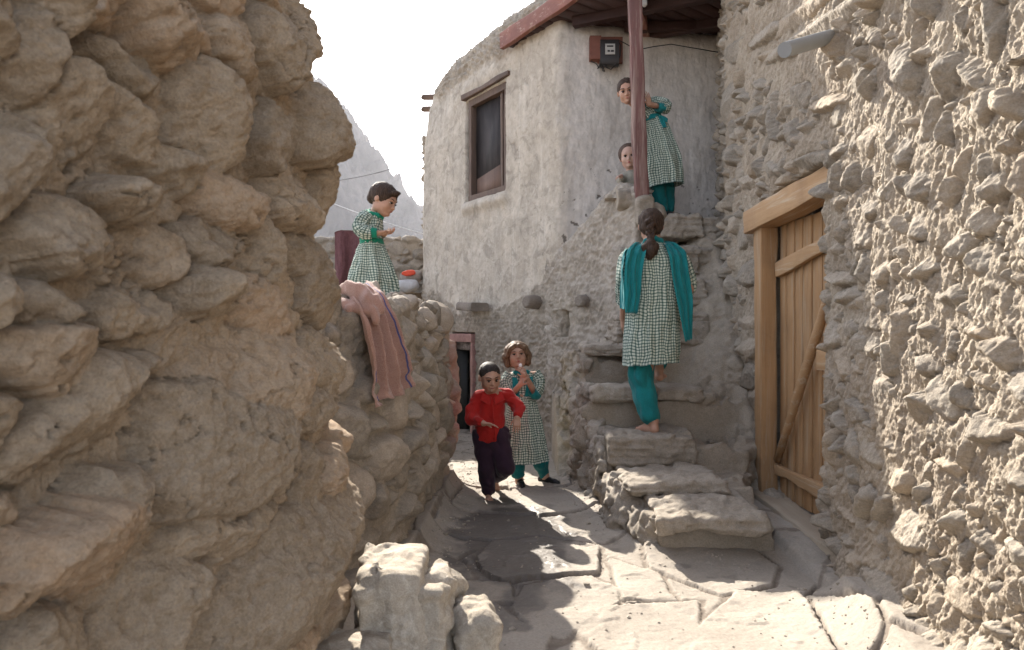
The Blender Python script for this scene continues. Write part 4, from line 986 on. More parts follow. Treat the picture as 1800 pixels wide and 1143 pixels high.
V_, F_ = f.mesh(); z0 = np.zeros(len(V_)); mesh_np('flank_stones', V_, F_, M['stair'], stairs, attrs={'tint': noise3(V_[:, 0]*4, V_[:, 1]*4, V_[:, 2]*4, 3), 'st': z0+1})
# stump of stone and mud under the post
f = Field((.95, 5.75, 2.1), (1.4, 6.3, 2.6), .01)
f.box((1.155, 6.0, 2.29), (.085, .09, .13), .04, .1, .02); f.ell((1.28, 6.06, 2.26), (.09, .1, .12), k=.03); f.ell((1.0, 6.12, 2.42), (.12, .1, .1), k=.04)
f.disturb(lambda x, y, z: .022*fbm3(x*12, y*12, z*12, 71, 4), .06)
V_, F_ = f.mesh(); z0 = np.zeros(len(V_)); mesh_np('post_base', V_, F_, M['plaster'], bld, attrs={'mud': z0+1, 'white': z0, 'chip': z0})

# ================================================================ behind the terrace
def dry_wall(name, path, h, seed, label, off=0, z0=1.5, mat=None, rmax=.11):
    def fn(U1, V1, Ug, Vg, px, py):
        rng = random.Random(seed)
        WU = .012*fbm2(Ug*9, Vg*9, seed, 3); H = -.05+0*Ug; T = np.zeros_like(H)-9
        ex = scatter(rng, U1[0], U1[-1], V1[0], V1[-1], .03, rmax, 4000, (), .9, 2.2, .6)
        lay_stones(H, T, U1, V1, [[a, b, c*1.12, d*1.1, rng.uniform(-.2, .2), rng.uniform(.03, .07), 8, .45, .05] for a, b, c, d in ex], WU, WU, rng)
        st = (T > -5).astype(float); T = np.where(T < -5, 0, T)
        return H+.008*fbm2(Ug*20, Vg*20, seed+5, 3), {'tint': T, 'st': st}
    o = wall_mesh(name, densify(path, .1), (z0, h), lambda u: h+.05*fbm2(u*3, u*0, seed, 3), .014, .014, fn, mat or M['midwall'], cap=.35, rr=.05, side=-1)
    return tag(o, label, 'wall')
dry_wall('stone_wall', [(-.9, 10.2), (-5.5, 9.9)], 2.62, 901, 'low dry stone wall behind the small girl on the terrace')
dry_wall('stone_wall', [(-1.0, 10.6), (-1.375, 10.6), (-1.40, 11.6)], 4.3, 905, 'narrow tall edge of stacked stones past the left corner of the plastered house', z0=1.6, mat=M['stair'], rmax=.1)
for k, (px, py) in enumerate(((744, 170), (743, 192))):
    pass
# spouts jutting from the roof corner
for (px, py) in ((748, 170), (748, 191)): tube('spout', [P(px+34, py, 9.9), P(px-4, py+1, 9.55), P(px-6, py+2, 9.5)], [.045, .04, .02], M['darkwood'], bld, n=8, jitter=.15)

# sacks
def sack(px, py, Y, r, mat, label, seed):
    c = np.array(P(px, py, Y)); f = Field(c-max(r)-.03, c+max(r)+.03, .012); f.ell(c, r, k=.02); f.ell(c+np.array([r[0]*.6, 0, r[2]*.5]), (r[0]*.4, r[1]*.5, r[2]*.4), k=.04)
    f.disturb(lambda x, y, z: .022*fbm3(x*12+seed, y*12, z*12, seed, 3)); V, F = f.mesh()
    return tag(mesh_np('sack', V, F, mat), label, 'sack', 'sacks lying behind the small girl')
sack(714, 503, 9.4, (.17, .13, .085), m_simple('pale sackcloth', (.46, .44, .43, 1), .9, .004, 50), 'pale grey sack lying under the other one behind the small girl', 3)
sack(722, 487, 9.55, (.15, .12, .10), m_simple('dusty brown sackcloth', (.30, .26, .23, 1), .9, .004, 50), 'brown sack lying on the pale one by the low dry stone wall', 5)
c = np.array(P(720, 480, 9.4)); f = Field(c-.2, c+.2, .01); f.ell(c, (.085, .03, .045), k=.02); f.ell(c+np.array([-.06, 0, -.01]), (.05, .025, .03), k=.02); f.disturb(lambda x, y, z: .018*fbm3(x*22, y*22, z*22, 3, 3))
V_, F_ = f.mesh(); tag(mesh_np('cloth_rag', V_, F_, m_simple('orange red cloth', (.62, .08, .04, 1), .8, .003)), 'bright orange red rag lying on the brown sack', 'rag')

# maroon cover hanging behind the girl
def maroon():
    x = np.linspace(-1, 1, 60); y = np.linspace(0, 1, 40); X, Y = np.meshgrid(x, y)
    c0 = np.array(P(610, 405, 7.0)); 
    sx = .13; px_ = c0[0]+sx*X; pz = c0[2]-.62*Y+0*X; pz = pz-.02*np.abs(X)**4; py_ = 7.0+.035*np.sin(X*5+Y*1.3)*(.3+Y)-.02*fbm2(X*3, Y*3, 5, 3)
    V = np.concatenate([np.stack([px_, py_, pz], -1).reshape(-1, 3), np.stack([px_, py_+.18+0*X, pz], -1).reshape(-1, 3)])
    n = X.size; F = grid_faces(40, 60); F2 = F[:, ::-1]+n; i = np.arange(59); top = np.stack([i, i+n, i+1+n, i+1], -1)
    j = np.arange(39)*60+59; sd = np.stack([j, j+n, j+60+n, j+60], -1)
    o = mesh_np('folded_cover', V, np.concatenate([F[:, ::-1], F2[:, ::-1], top, sd]), m_simple('maroon wool', (.115, .05, .055, 1), .9, .004, 120, .25))
    tag(o, 'dark maroon woollen cover behind the small girl on the terrace', 'cover')
maroon()

# wires across the gap
mw = m_simple('grey cable', (.16, .16, .17, 1), .6); mw2 = m_simple('pale cable', (.5, .5, .5, 1), .6)
def cable(a, b, sag, r, mat, label):
    a = np.array(a); b = np.array(b); pts = [a+(b-a)*t-np.array([0, 0, sag*4*t*(1-t)]) for t in np.linspace(0, 1, 24)]
    tag(tube('overhead_cable', pts, r, mat, n=6), label, 'cable', 'cables crossing the gap of sky')
cable(P(520, 322, 11), P(748, 276, 10.2), .10, .009, mw, 'upper dark cable crossing in front of the mountain above the small girl')
cable(P(520, 330, 12.5), P(748, 412, 11.5), .05, .008, mw2, 'lower pale cable sloping down behind the head of the small girl')

# ================================================================ mountain
def mountain():
    nx, ny = 420, 260; xs = np.linspace(-1500, 120, nx); ys = np.linspace(1150, 2300, ny); X, Y = np.meshgrid(xs, ys)
    sc = 1500.
    # ridge descending to the right, in metres
    rx = np.array([-1500, -1100, -760, -560, -440, -385, -372, -355, -325, -275, -225, -197, -150, 0, 120.])
    rz = np.array([900, 860, 760, 680, 630, 575, 545, 528, 470, 395, 335, 290, 238, 130, 70.])
    base = np.interp(X, rx, rz)*.92
    Yr = 1500+.05*X
    fall = np.clip(np.abs(Y-Yr)/np.where(Y < Yr, 420, 900), 0, 1)
    n = fbm2(X/170, Y/170, 3, 6, .55, True)
    Z = base*(1-fall)**.85*(1+.0*n)+85*n*np.clip(fall*6+.12, 0, 1)*(1-fall)**.5+ (38*fbm2(X/34, Y/34, 5, 5, .62, True))-38
    m, nt, b = newmat('bare grey rock face'); v = coords(nt, (1, 1, 1)); n1 = noise_n(nt, v, .006, 8, .65, .5); n2 = noise_n(nt, v, .04, 8, .7)
    c = mixc(nt, ramp(nt, n1, .35, .65), (.07, .06, .057, 1), (.18, .155, .14, 1)); c = mixc(nt, ramp(nt, n2, .4, .65, 0, .7), c, (.07, .065, .06, 1))
    nt.links.new(c, b.inputs['Base Color']); b.inputs['Roughness'].default_value = .95; bump(nt, b, n2, 8, .8)
    o = mesh_np('mountain', np.stack([X, Y, Z], -1).reshape(-1, 3), grid_faces(ny, nx), m, origin=(0, 0, 0)); o['kind'] = 'structure'
mountain()
def far_trees():
    mg = m_simple('dark conifer green', (.05, .07, .05, 1), .9); mt_ = m_simple('conifer bark', (.08, .06, .05, 1), .9)
    rg = random.Random(4)
    for k, (px, hgt, lab) in enumerate(((603, 42, 'tallest slim conifer on the crest of the hazy mountain'), (611, 24, 'short conifer right of the tall one on the mountain crest'), (622, 15, 'smallest conifer lowest down the mountain crest'))):
        Y = 1480; x = (px-900)/1200*Y; zt = np.interp(x, [-385, -372, -355, -325], [575, 545, 528, 470])*.92-30
        t = empty('conifer', (x, Y, zt), lab, 'tree', 'conifers on the mountain crest')
        tube('trunk', [(x, Y, zt-6), (x, Y, zt+hgt*.9)], [1.2, .2], mt_, t, n=6)
        V = []; F = []
        for i in range(260):
            f_ = rg.random()**.8; z = zt+hgt*(.06+.94*f_); R = hgt*.17*(1-f_)+.6; a = rg.random()*6.28; r = R*rg.uniform(.3, 1.0)
            c = np.array([x+r*math.cos(a), Y+r*math.sin(a), z-r*.2]); s = rg.uniform(1.0, 2.4)
            d1 = np.array([math.cos(a), math.sin(a), -.4])*s; d2 = np.array([-math.sin(a), math.cos(a), rg.uniform(-.3, .3)])*s*.5
            o = len(V); V += [c-d1, c+d2, c+d1, c-d2]; F.append((o, o+1, o+2, o+3))
        mesh_np('crown', np.array(V), np.array(F), mg, t, smooth=False)
far_trees()

# ================================================================ pink blanket hanging over the terrace wall
def blanket():
    # path from the top of the wall down its face; across the cloth folds run lengthwise
    m, nt, b = newmat('dusty pink wool blanket'); uvn = nt.nodes.new('ShaderNodeUVMap'); sep = nt.nodes.new('ShaderNodeSeparateXYZ'); nt.links.new(uvn.outputs[0], sep.inputs[0])
    v = coords(nt); n2 = noise_n(nt, v, 260, 3, .7); n1 = noise_n(nt, v, 9, 5, .6)
    c = mixc(nt, ramp(nt, n1, .35, .65), (.27, .14, .11, 1), (.36, .20, .16, 1))
    c = mixc(nt, ramp(nt, n2, .38, .68, 0, .8), c, (.45, .30, .25, 1))
    x = sep.outputs[0]
    s1 = mathn(nt, 'LESS_THAN', mathn(nt, 'ABSOLUTE', mathn(nt, 'SUBTRACT', x, .24)), .010); s2 = mathn(nt, 'LESS_THAN', mathn(nt, 'ABSOLUTE', mathn(nt, 'SUBTRACT', x, .93)), .006)
    c = mixc(nt, mathn(nt, 'MAXIMUM', s1, s2), c, (.06, .07, .22, 1))
    nt.links.new(c, b.inputs['Base Color']); b.inputs['Roughness'].default_value = .95; b.inputs['Sheen Weight'].default_value = .3
    bump(nt, b, n2, .004, .9)
    nu, nv = 150, 190
    # outline measured along the cloth: left and right edge at each station
    st = np.array([0, .10, .22, .34, .5, .7, .85, 1.0])
    def wy(px, out):
        k_ = (px-900)/1200; best = 3.2
        q = _mp[(_mp[:, 1] > 2.85) & (_mp[:, 1] < 5.2)]
        g_ = q[:, 0]+out-k_*q[:, 1]; s_ = np.nonzero(g_ > 0)[0]
        return float(q[s_[0], 1]) if len(s_) else best
    lp = [(600, 528, wy(640, .07)+.30), (612, 522, wy(640, .07)+.16), (624, 542, wy(632, .08)+.05), (634, 575, wy(640, .09)), (641, 620, wy(645, .10)), (648, 670, wy(650, .11)), (651, 700, wy(652, .11)), (654, 720, wy(655, .11))]
    rp = [(640, 500, wy(680, .07)+.34), (652, 508, wy(680, .08)+.20), (668, 524, wy(684, .08)+.06), (684, 560, wy(690, .09)), (699, 606, wy(699, .10)), (714, 650, wy(712, .11)), (720, 668, wy(716, .11)), (723, 686, wy(718, .11))]
    L = np.array([P(*p) for p in lp]); R = np.array([P(*p) for p in rp])
    v1 = np.linspace(0, 1, nv); Lv = np.stack([np.interp(v1, st, L[:, i]) for i in range(3)], -1); Rv = np.stack([np.interp(v1, st, R[:, i]) for i in range(3)], -1)
    k = np.ones(15)/15
    sm = lambda A: np.stack([np.convolve(np.pad(A[:, i], 7, 'edge'), k, 'valid') for i in range(3)], -1)
    Lv, Rv = sm(Lv), sm(Rv)
    U, Vv = np.meshgrid(np.linspace(0, 1, nu), v1)
    Pp = Lv[:, None, :]*(1-U[..., None])+Rv[:, None, :]*U[..., None]
    hang = sstep(.12, .35, Vv)
    Pp = Pp+(np.array([.026, .0, .0])*(fbm2(U*1.3+3, Vv*3.0, 77, 3)*(.3+Vv))[..., None])+np.array([0, 0, .022])*(fbm2(U*4, Vv*.5, 78, 2)*Vv**3)[..., None]
    fold = (np.sin(U*2*np.pi*3.2+.7*np.sin(Vv*4)+.5+1.6*fbm2(U*2, Vv*1.5, 67, 2))*.030+np.sin(U*2*np.pi*6.3+2*Vv+2*fbm2(U*3, Vv*3, 68, 2))*.010)*(.35+.65*hang)*(1-.3*Vv)
    crump = .018*fbm2(U*5, Vv*7, 61, 4)*(1-.35*hang)+.004*fbm2(U*12, Vv*20, 62, 3)
    nrm = np.array([.86, -.50, .12]); up = np.array([.2, -.2, .95]); w_ = hang[..., None]
    Pp = Pp+(fold+crump)[..., None]*(nrm*w_+up*(1-w_))+np.array([.01, -.01, .01])*1.0
    # gathers: the cloth narrows near the wall top
    Pp[..., 2] -= .03*U*sstep(.9, 1, Vv)*0
    Pn = np.stack([np.gradient(Pp[..., i], axis=0) for i in range(3)], -1); Pm = np.stack([np.gradient(Pp[..., i], axis=1) for i in range(3)], -1)
    nn = np.cross(Pm, Pn); nn /= np.linalg.norm(nn, axis=-1, keepdims=True)+1e-9
    B = Pp+nn*.006
    V = np.concatenate([Pp.reshape(-1, 3), B.reshape(-1, 3)]); n = nu*nv; F = grid_faces(nv, nu); i = np.arange(nu-1); j = np.arange(nv-1)*nu
    ed = [np.stack([i, i+n, i+1+n, i+1], -1), np.stack([i+(nv-1)*nu, i+1+(nv-1)*nu, i+1+(nv-1)*nu+n, i+(nv-1)*nu+n], -1), np.stack([j, j+nu, j+nu+n, j+n], -1), np.stack([j+nu-1, j+nu-1+n, j+2*nu-1+n, j+2*nu-1], -1)]
    UV = np.stack([U, Vv], -1).reshape(-1, 2); UV = np.concatenate([UV, UV])
    o = mesh_np('blanket', V, np.concatenate([F[:, ::-1], F+n]+ed), m, uv=UV)
    tag(o, 'dusty pink wool blanket with blue stripes hanging over the terrace wall', 'blanket')
    # rolled bunch at the wall top
    w0 = wy(640, .08); pts = [P(596, 512, w0+.25), P(614, 506, w0+.18), P(632, 512, w0+.12), P(646, 524, w0+.07), P(656, 540, w0+.04), P(655, 556, w0+.02)]
    f = Field(np.min(pts, 0)-.12, np.max(pts, 0)+.12, .009); f.chain([np.array(p)+np.array([0.02, -.02, -.012]) for p in pts], [.036, .040, .038, .032, .025, .016], .02); f.chain([P(604, 534, w0+.12), P(622, 542, w0+.05), P(640, 548, w0+.02), P(652, 545, w0)], [.034, .032, .026, .018], .015)
    f.disturb(lambda x, y, z: .018*np.sin((x*60+y*40+z*30)+4*noise3(x*9, y*9, z*9, 4))*.5+.012*fbm3(x*20, y*20, z*20, 9, 3))
    V, F = f.mesh(); mesh_np('bunched_fold', V, F, m, o, uv=np.zeros((len(V), 2))+.5)
blanket()

# ================================================================ haze over the valley
def haze():
    V = [(x, y, z) for x in (-3200, 3200) for y in (-500, 3400) for z in (-12, 1100)]
    F = [(0, 1, 3, 2), (4, 6, 7, 5), (0, 4, 5, 1), (2, 3, 7, 6), (0, 2, 6, 4), (1, 5, 7, 3)]
    me = bpy.data.meshes.new('haze'); me.from_pydata(V, [], F); me.update()
    m = bpy.data.materials.new('valley haze'); m.use_nodes = True; nt = m.node_tree; nt.nodes.clear()
    o_ = nt.nodes.new('ShaderNodeOutputMaterial'); v = nt.nodes.new('ShaderNodeVolumePrincipled'); v.inputs['Color'].default_value = (.93, .94, 1, 1); v.inputs['Density'].default_value = .00009; v.inputs['Anisotropy'].default_value = .3
    nt.links.new(v.outputs[0], o_.inputs['Volume']); me.materials.append(m); o = bpy.data.objects.new('haze', me); COL.objects.link(o); o['kind'] = 'stuff'
haze()

def grit():
    rg = random.Random(15); V = []; F = []
    dg = bpy.context.evaluated_depsgraph_get(); dg.update()
    lane = bpy.data.objects['lane']; inv = lane.matrix_world.inverted()
    for i in range(1500):
        Y = rg.uniform(1.9, 8.2); e = rg.random()
        if e < .35: X = np.interp(Y, [1.9, 3.6, 5.3, 8], [-.45, -.46, -.42, -.6])+abs(rg.gauss(0, .10))
        elif e < .6: X = np.interp(Y, [1.9, 3.2, 3.6, 4.0, 4.6, 7, 8], [1.32, 1.48, 1.2, .74, .6, .48, .3])-abs(rg.gauss(0, .09))
        else: X = rg.uniform(-.4, 1.3)
        r = min(.003+.004*rg.random()+(.012*rg.random() if rg.random() < .10 else 0), .016)
        hit, loc, n_, _ = lane.ray_cast((X, Y, 1.0), (0, 0, -1))
        if not hit: continue
        o = len(V); m = 5
        top = (loc.x+rg.uniform(-.3, .3)*r, loc.y+rg.uniform(-.3, .3)*r, loc.z+r*rg.uniform(.6, 1.1)); V.append(top)
        for k in range(m):
            a = k*6.283/m+rg.uniform(-.4, .4); q = r*rg.uniform(.7, 1.25); V.append((loc.x+q*math.cos(a), loc.y+q*math.sin(a), loc.z+r*rg.uniform(.1, .7)))
        for k in range(m):
            a = k*6.283/m; V.append((loc.x+r*.9*math.cos(a), loc.y+r*.9*math.sin(a), loc.z-r*.6))
        for k in range(m): k2 = (k+1) % m; F.append((o, o+1+k, o+1+k2, o)); F.append((o+1+k, o+1+m+k, o+1+m+k2, o+1+k2))
    me = bpy.data.meshes.new('grit'); me.from_pydata([tuple(v) for v in V], [], [f if f[0] != f[3] else f[:3] for f in F]); me.materials.append(m_simple('grit stone', (.34, .30, .25, 1), .9, .001, 30, .35)); me.update()
    o = bpy.data.objects.new('grit', me); COL.objects.link(o); o['kind'] = 'stuff'
grit()
# ================================================================ people
def m_skin(name, c, c2, sss=.08):
    m, nt, b = newmat(name); v = coords(nt); n = noise_n(nt, v, 14, 4, .6)
    nt.links.new(mixc(nt, ramp(nt, n, .35, .65), c, c2), b.inputs['Base Color']); b.inputs['Roughness'].default_value = .5; b.inputs['Specular IOR Level'].default_value = .35
    b.inputs['Subsurface Weight'].default_value = sss; b.inputs['Subsurface Radius'].default_value = (1, .35, .2); b.inputs['Subsurface Scale'].default_value = .012
    bump(nt, b, noise_n(nt, v, 160, 3), .0006)
    return m
def m_hair(name, c, c2, st=(1, 1, .12)):
    m, nt, b = newmat(name); v = coords(nt, tuple(q*150 for q in st)); n = noise_n(nt, v, 1.0, 3, .6, .4)
    nt.links.new(mixc(nt, ramp(nt, n, .35, .65), c, c2), b.inputs['Base Color']); b.inputs['Roughness'].default_value = .62; b.inputs['Specular IOR Level'].default_value = .22
    bump(nt, b, n, .004); return m
def m_cloth(name, c, var=.12, bd=.0015, s=220, sheen=.1):
    m, nt, b = newmat(name); v = coords(nt); n = noise_n(nt, v, s, 3, .6); n1 = noise_n(nt, v, 7, 4, .6)
    hv = nt.nodes.new('ShaderNodeHueSaturation'); hv.inputs['Color'].default_value = c; nt.links.new(ramp(nt, mathn(nt, 'ADD', mathn(nt, 'MULTIPLY', n, .5), mathn(nt, 'MULTIPLY', n1, .5)), .35, .65, 1-var, 1+var), hv.inputs['Value'])
    nt.links.new(hv.outputs[0], b.inputs['Base Color']); b.inputs['Roughness'].default_value = .88; b.inputs['Specular IOR Level'].default_value = .2; b.inputs['Sheen Weight'].default_value = sheen
    bump(nt, b, n, bd); return m
def m_gingham(name, pale, mid, dark, pitch=.026, duty=.42):
    m, nt, b = newmat(name); uvn = nt.nodes.new('ShaderNodeUVMap'); sep = nt.nodes.new('ShaderNodeSeparateXYZ'); 
    wz = nt.nodes.new('ShaderNodeTexNoise'); wz.inputs['Scale'].default_value = 9; nt.links.new(coords(nt), wz.inputs['Vector'])
    vm = nt.nodes.new('ShaderNodeVectorMath'); vm.operation = 'MULTIPLY_ADD'; nt.links.new(wz.outputs['Color'], vm.inputs[0]); vm.inputs[1].default_value = (.028, .028, 0); nt.links.new(uvn.outputs[0], vm.inputs[2]); nt.links.new(vm.outputs[0], sep.inputs[0])
    def band(s):
        fr = mathn(nt, 'FRACT', mathn(nt, 'DIVIDE', s, pitch)); return mathn(nt, 'LESS_THAN', fr, duty)
    a = band(sep.outputs[0]); c_ = band(sep.outputs[1]); 
    c = mixc(nt, mathn(nt, 'MAXIMUM', a, c_), pale, mid); c = mixc(nt, mathn(nt, 'MULTIPLY', a, c_), c, dark)
    n1 = noise_n(nt, coords(nt), 8, 4); hv = nt.nodes.new('ShaderNodeHueSaturation'); nt.links.new(c, hv.inputs['Color']); nt.links.new(ramp(nt, n1, .3, .7, .88, 1.1), hv.inputs['Value'])
    nt.links.new(hv.outputs[0], b.inputs['Base Color']); b.inputs['Roughness'].default_value = .88; b.inputs['Specular IOR Level'].default_value = .2
    bump(nt, b, noise_n(nt, coords(nt), 300, 2), .001); return m
SK = m_skin('sun browned skin', (.38, .21, .145, 1), (.47, .28, .20, 1)); SKP = m_skin('fair child skin', (.46, .28, .215, 1), (.54, .35, .28, 1))
LIP = m_simple('lip', (.36, .12, .10, 1), .45, var=.05); SCL = m_simple('eye white', (.62, .58, .55, 1), .25, var=.03); IRS = m_simple('dark iris', (.02, .013, .01, 1), .15, var=.03)
HB = m_hair('dark brown hair', (.022, .013, .009, 1), (.07, .042, .028, 1)); HL = m_hair('light brown hair', (.09, .05, .03, 1), (.20, .12, .07, 1)); HS = m_hair('cropped black hair', (.02, .015, .012, 1), (.055, .042, .036, 1), (1, 1, 1))
TEAL = m_cloth('teal cotton', (.010, .175, .185, 1), .22); TEALD = m_cloth('dark teal trousers', (.007, .12, .125, 1), .2); GRN = m_cloth('bright green cotton', (.01, .20, .125, 1)); RED = m_cloth('red shirt cotton', (.35, .015, .012, 1)); PUR = m_cloth('dark plum trousers', (.030, .014, .026, 1))
GING = m_gingham('green checked cotton', (.52, .56, .48, 1), (.16, .225, .19, 1), (.05, .09, .08, 1), .0215, .40); GING2 = m_gingham('green checked cotton worn', (.52, .56, .48, 1), (.16, .22, .185, 1), (.05, .085, .075, 1), .0205, .40)
SHOE = m_simple('black shoe', (.012, .012, .013, 1), .35, var=.15); SOLE = m_simple('pale shoe sole', (.35, .35, .34, 1), .8)
BEIGE = m_cloth('grey beige knit', (.30, .28, .235, 1), .2, .003, 120)
vec = lambda *a: np.array(a, float)
def unit(v): v = np.array(v, float); return v/np.linalg.norm(v)
def frame(f, u):
    f = unit(f); u = np.array(u, float); u = unit(u-f*(u@f)); r = np.cross(f, u); return np.array([r, f, u])
def ell_mesh(name, c, r, R, mat, parent, n=14):
    V = []; F = []
    for i in range(n+1):
        for j in range(n*2):
            a = math.pi*i/n; b = 2*math.pi*j/(n*2); l = vec(math.sin(a)*math.cos(b)*r[0], math.sin(a)*math.sin(b)*r[1], math.cos(a)*r[2]); V.append(c+R.T@l)
    m = n*2
    for i in range(n):
        for j in range(m): F.append((i*m+j, (i+1)*m+j, (i+1)*m+(j+1) % m, i*m+(j+1) % m))
    return mesh_np(name, np.array(V), np.array(F), mat, parent)
def head(f, C, R, H, neck, nr=.045, jaw=1.0, cheek=1.0):
    L = lambda x, y, z: C+R.T@(vec(x, y, z)*H)
    E = lambda c, r, k=.02, op='u': f.ell(L(*c), vec(*r)*H, R, k*H*5, op)
    E((0, -.07, .13), (.355, .43, .36)); E((0, .10, -.10), (.285*jaw, .30, .36), .02); E((0, .19, -.34), (.155*jaw, .165, .13), .02)
    for s in (-1, 1):
        E((s*.155*cheek, .26, -.13), (.12, .10, .13), .015); E((s*.20, .02, -.26), (.09, .16, .13), .012)
    E((0, .335, .11), (.22, .075, .055), .01)
    for s in (-1, 1): E((s*.135, .425, .015), (.085, .07, .055), .006, 's')
    f.cone(L(0, .37, .03), L(0, .455, -.115), .026*H, .042*H, .02*H*4*.5); 
    for s in (-1, 1): f.cone(L(s*.03, .40, -.12), L(s*.05, .385, -.125), .03*H, .028*H, .012)
    E((0, .375, -.235), (.10, .05, .04), .006); E((0, .35, -.36), (.07, .06, .05), .01)
    for s in (-1, 1): f.ell(L(s*.355, -.03, -.03), vec(.045, .075, .11)*H, R, .012); 
    f.cone(L(0, -.09, -.25), neck, nr, nr*1.08, .03)
    return L
def face(L, R, H, body, iris=HB, look=(0, 0), brow=HB, mouth='smile', eye=1.0):
    for s in (-1, 1):
        c = L(s*.135, .345, .012); 
        e = ell_mesh('eye', c, vec(.062, .055, .036*eye)*H, R, SCL, body, 8)
        ell_mesh('iris', L(s*.135+look[0]*.02, .388, .010+look[1]*.02), vec(.042, .022, .040*(.4+.6*eye))*H, R, IRS, e, 6)
        tube('upper_lid', [L(s*.07, .385, .02), L(s*.10, .405, .045*eye+.012), L(s*.145, .400, .05*eye+.012), L(s*.20, .36, .025)], [.012*H, .018*H, .018*H, .010*H], HB, body, n=6)
        tube('eyebrow', [L(s*.06, .405, .095), L(s*.11, .405, .125), L(s*.17, .375, .13), L(s*.235, .315, .105)], [.011*H, .016*H, .014*H, .008*H], brow, body, n=6)
    if mouth == 'smile':
        tube('lips', [L(-.105, .355, -.215), L(-.06, .40, -.240), L(0, .418, -.250), L(.06, .40, -.240), L(.105, .355, -.215)], [.008*H, .018*H, .024*H, .018*H, .008*H], LIP, body, n=8)
        tube('teeth', [L(-.06, .40, -.232), L(0, .423, -.240), L(.06, .40, -.232)], [.007*H, .012*H, .007*H], SCL, body, n=6)
    elif mouth == 'o': ell_mesh('lips', L(0, .405, -.24), vec(.05, .03, .045)*H, R, LIP, body, 6)
    else: tube('lips', [L(-.085, .37, -.235), L(-.04, .405, -.232), L(0, .412, -.236), L(.04, .405, -.232), L(.085, .37, -.235)], [.007*H, .017*H, .022*H, .017*H, .007*H], LIP, body, n=8)
def hand(f, w, d, pn, L, curl=.5, thumb=1, spread=.10):
    d = unit(d); pn = unit(np.array(pn)-d*(np.array(pn)@d)); lat = np.cross(d, pn)
    pl = L*.46
    for i, o in enumerate((-.5, -.17, .17, .5)):
        k = w+lat*o*L*.36+d*pl*(1-.08*abs(o)); f.cone(w+lat*o*L*.20, k, L*.085, L*.075, .008)
        fl = L*(.43, .52, .50, .38)[i] if thumb > 0 else L*(.38, .50, .52, .43)[i]
        dd = unit(d+lat*o*spread*2); p = k
        for j, q in enumerate((.45, .30, .25)):
            a = curl*(.55+.55*j); dj = unit(dd*math.cos(a)+pn*math.sin(a)); p2 = p+dj*fl*q; r0 = L*.050*(1-.12*j); f.cone(p, p2, r0, r0*.9, .0025); p = p2
    t0 = w+lat*(-.36*thumb)*L*.45+d*L*.12; t1 = t0+unit(lat*-thumb*.8+d*.7+pn*.35)*L*.22; t2 = t1+unit(lat*-thumb*.2+d*.8+pn*.5)*L*.20
    f.cone(w+d*L*.06, t0, L*.09, L*.075, .006); f.cone(t0, t1, L*.068, L*.055, .004); f.cone(t1, t2, L*.055, L*.045, .002)
def foot(f, ankle, heel_down, d, L):
    'bare foot: ankle point, vector down to the sole, direction of the toes'
    d = unit(d); dn = unit(heel_down); lat = np.cross(d, dn); h = np.linalg.norm(heel_down)
    hl = ankle+dn*(h-L*.13)-d*L*.13; ball = ankle+dn*(h-L*.10)+d*L*.50
    f.cone(ankle, hl, L*.14, L*.14, .012); f.cone(hl, ball, L*.13, L*.12, .012); f.cone(ankle, ball, L*.12, L*.10, .02); f.cone(ball-lat*L*.11, ball+lat*L*.12, L*.085, L*.09, .01)
    for i in range(5):
        o = (i-2)*.5; b = ball+lat*o*L*.155+dn*L*.02; f.cone(b, b+d*L*(.26-.035*i)+dn*L*.015, L*(.06 if i == 0 else .042), L*(.055 if i == 0 else .038), .003)
def skinned(lo, hi, h, build, name, mat, parent, dis=None, uv=None):
    f = Field(lo, hi, h); r = build(f)
    if dis is not None: f.disturb(dis, .03)
    V, F = f.mesh(); return mesh_np(name, V, F, mat, parent, uv=(uv(V) if uv else None)), r
def bounds(pts, m): a = np.array(pts); return a.min(0)-m, a.max(0)+m
def garment(name, mat, parent, parts, h=.007, dis=None, k=.02, uv=None, m=.14):
    'parts: list of (pts, radii) chains or ("e", c, r, R)'
    pts = [q for p in parts for q in (p[0] if not isinstance(p[0], str) else [p[1]])]
    lo, hi = bounds(pts, m); f = Field(lo, hi, h)
    for p in parts:
        if isinstance(p[0], str): f.ell(p[1], p[2], p[3] if len(p) > 3 else None, k)
        else: f.chain([np.array(q) for q in p[0]], p[1], k)
    if dis is not None: f.disturb(dis, .04)
    V, F = f.mesh(); return mesh_np(name, V, F, mat, parent, uv=(uv(V) if uv else None))
def folds(seed, amp=.006, s=1.0, stretch=(1, 1, .5)):
    def fn(x, y, z):
        w_ = noise3(x*6*s, y*6*s, z*6*s, seed)
        return amp*(1-2*np.abs(noise3(x*17*s*stretch[0]+w_, y*17*s*stretch[1]+w_, z*17*s*stretch[2]+2*w_, seed+1)))+amp*.5*fbm3(x*40*s, y*40*s, z*24*s, seed+2, 2)
    return fn
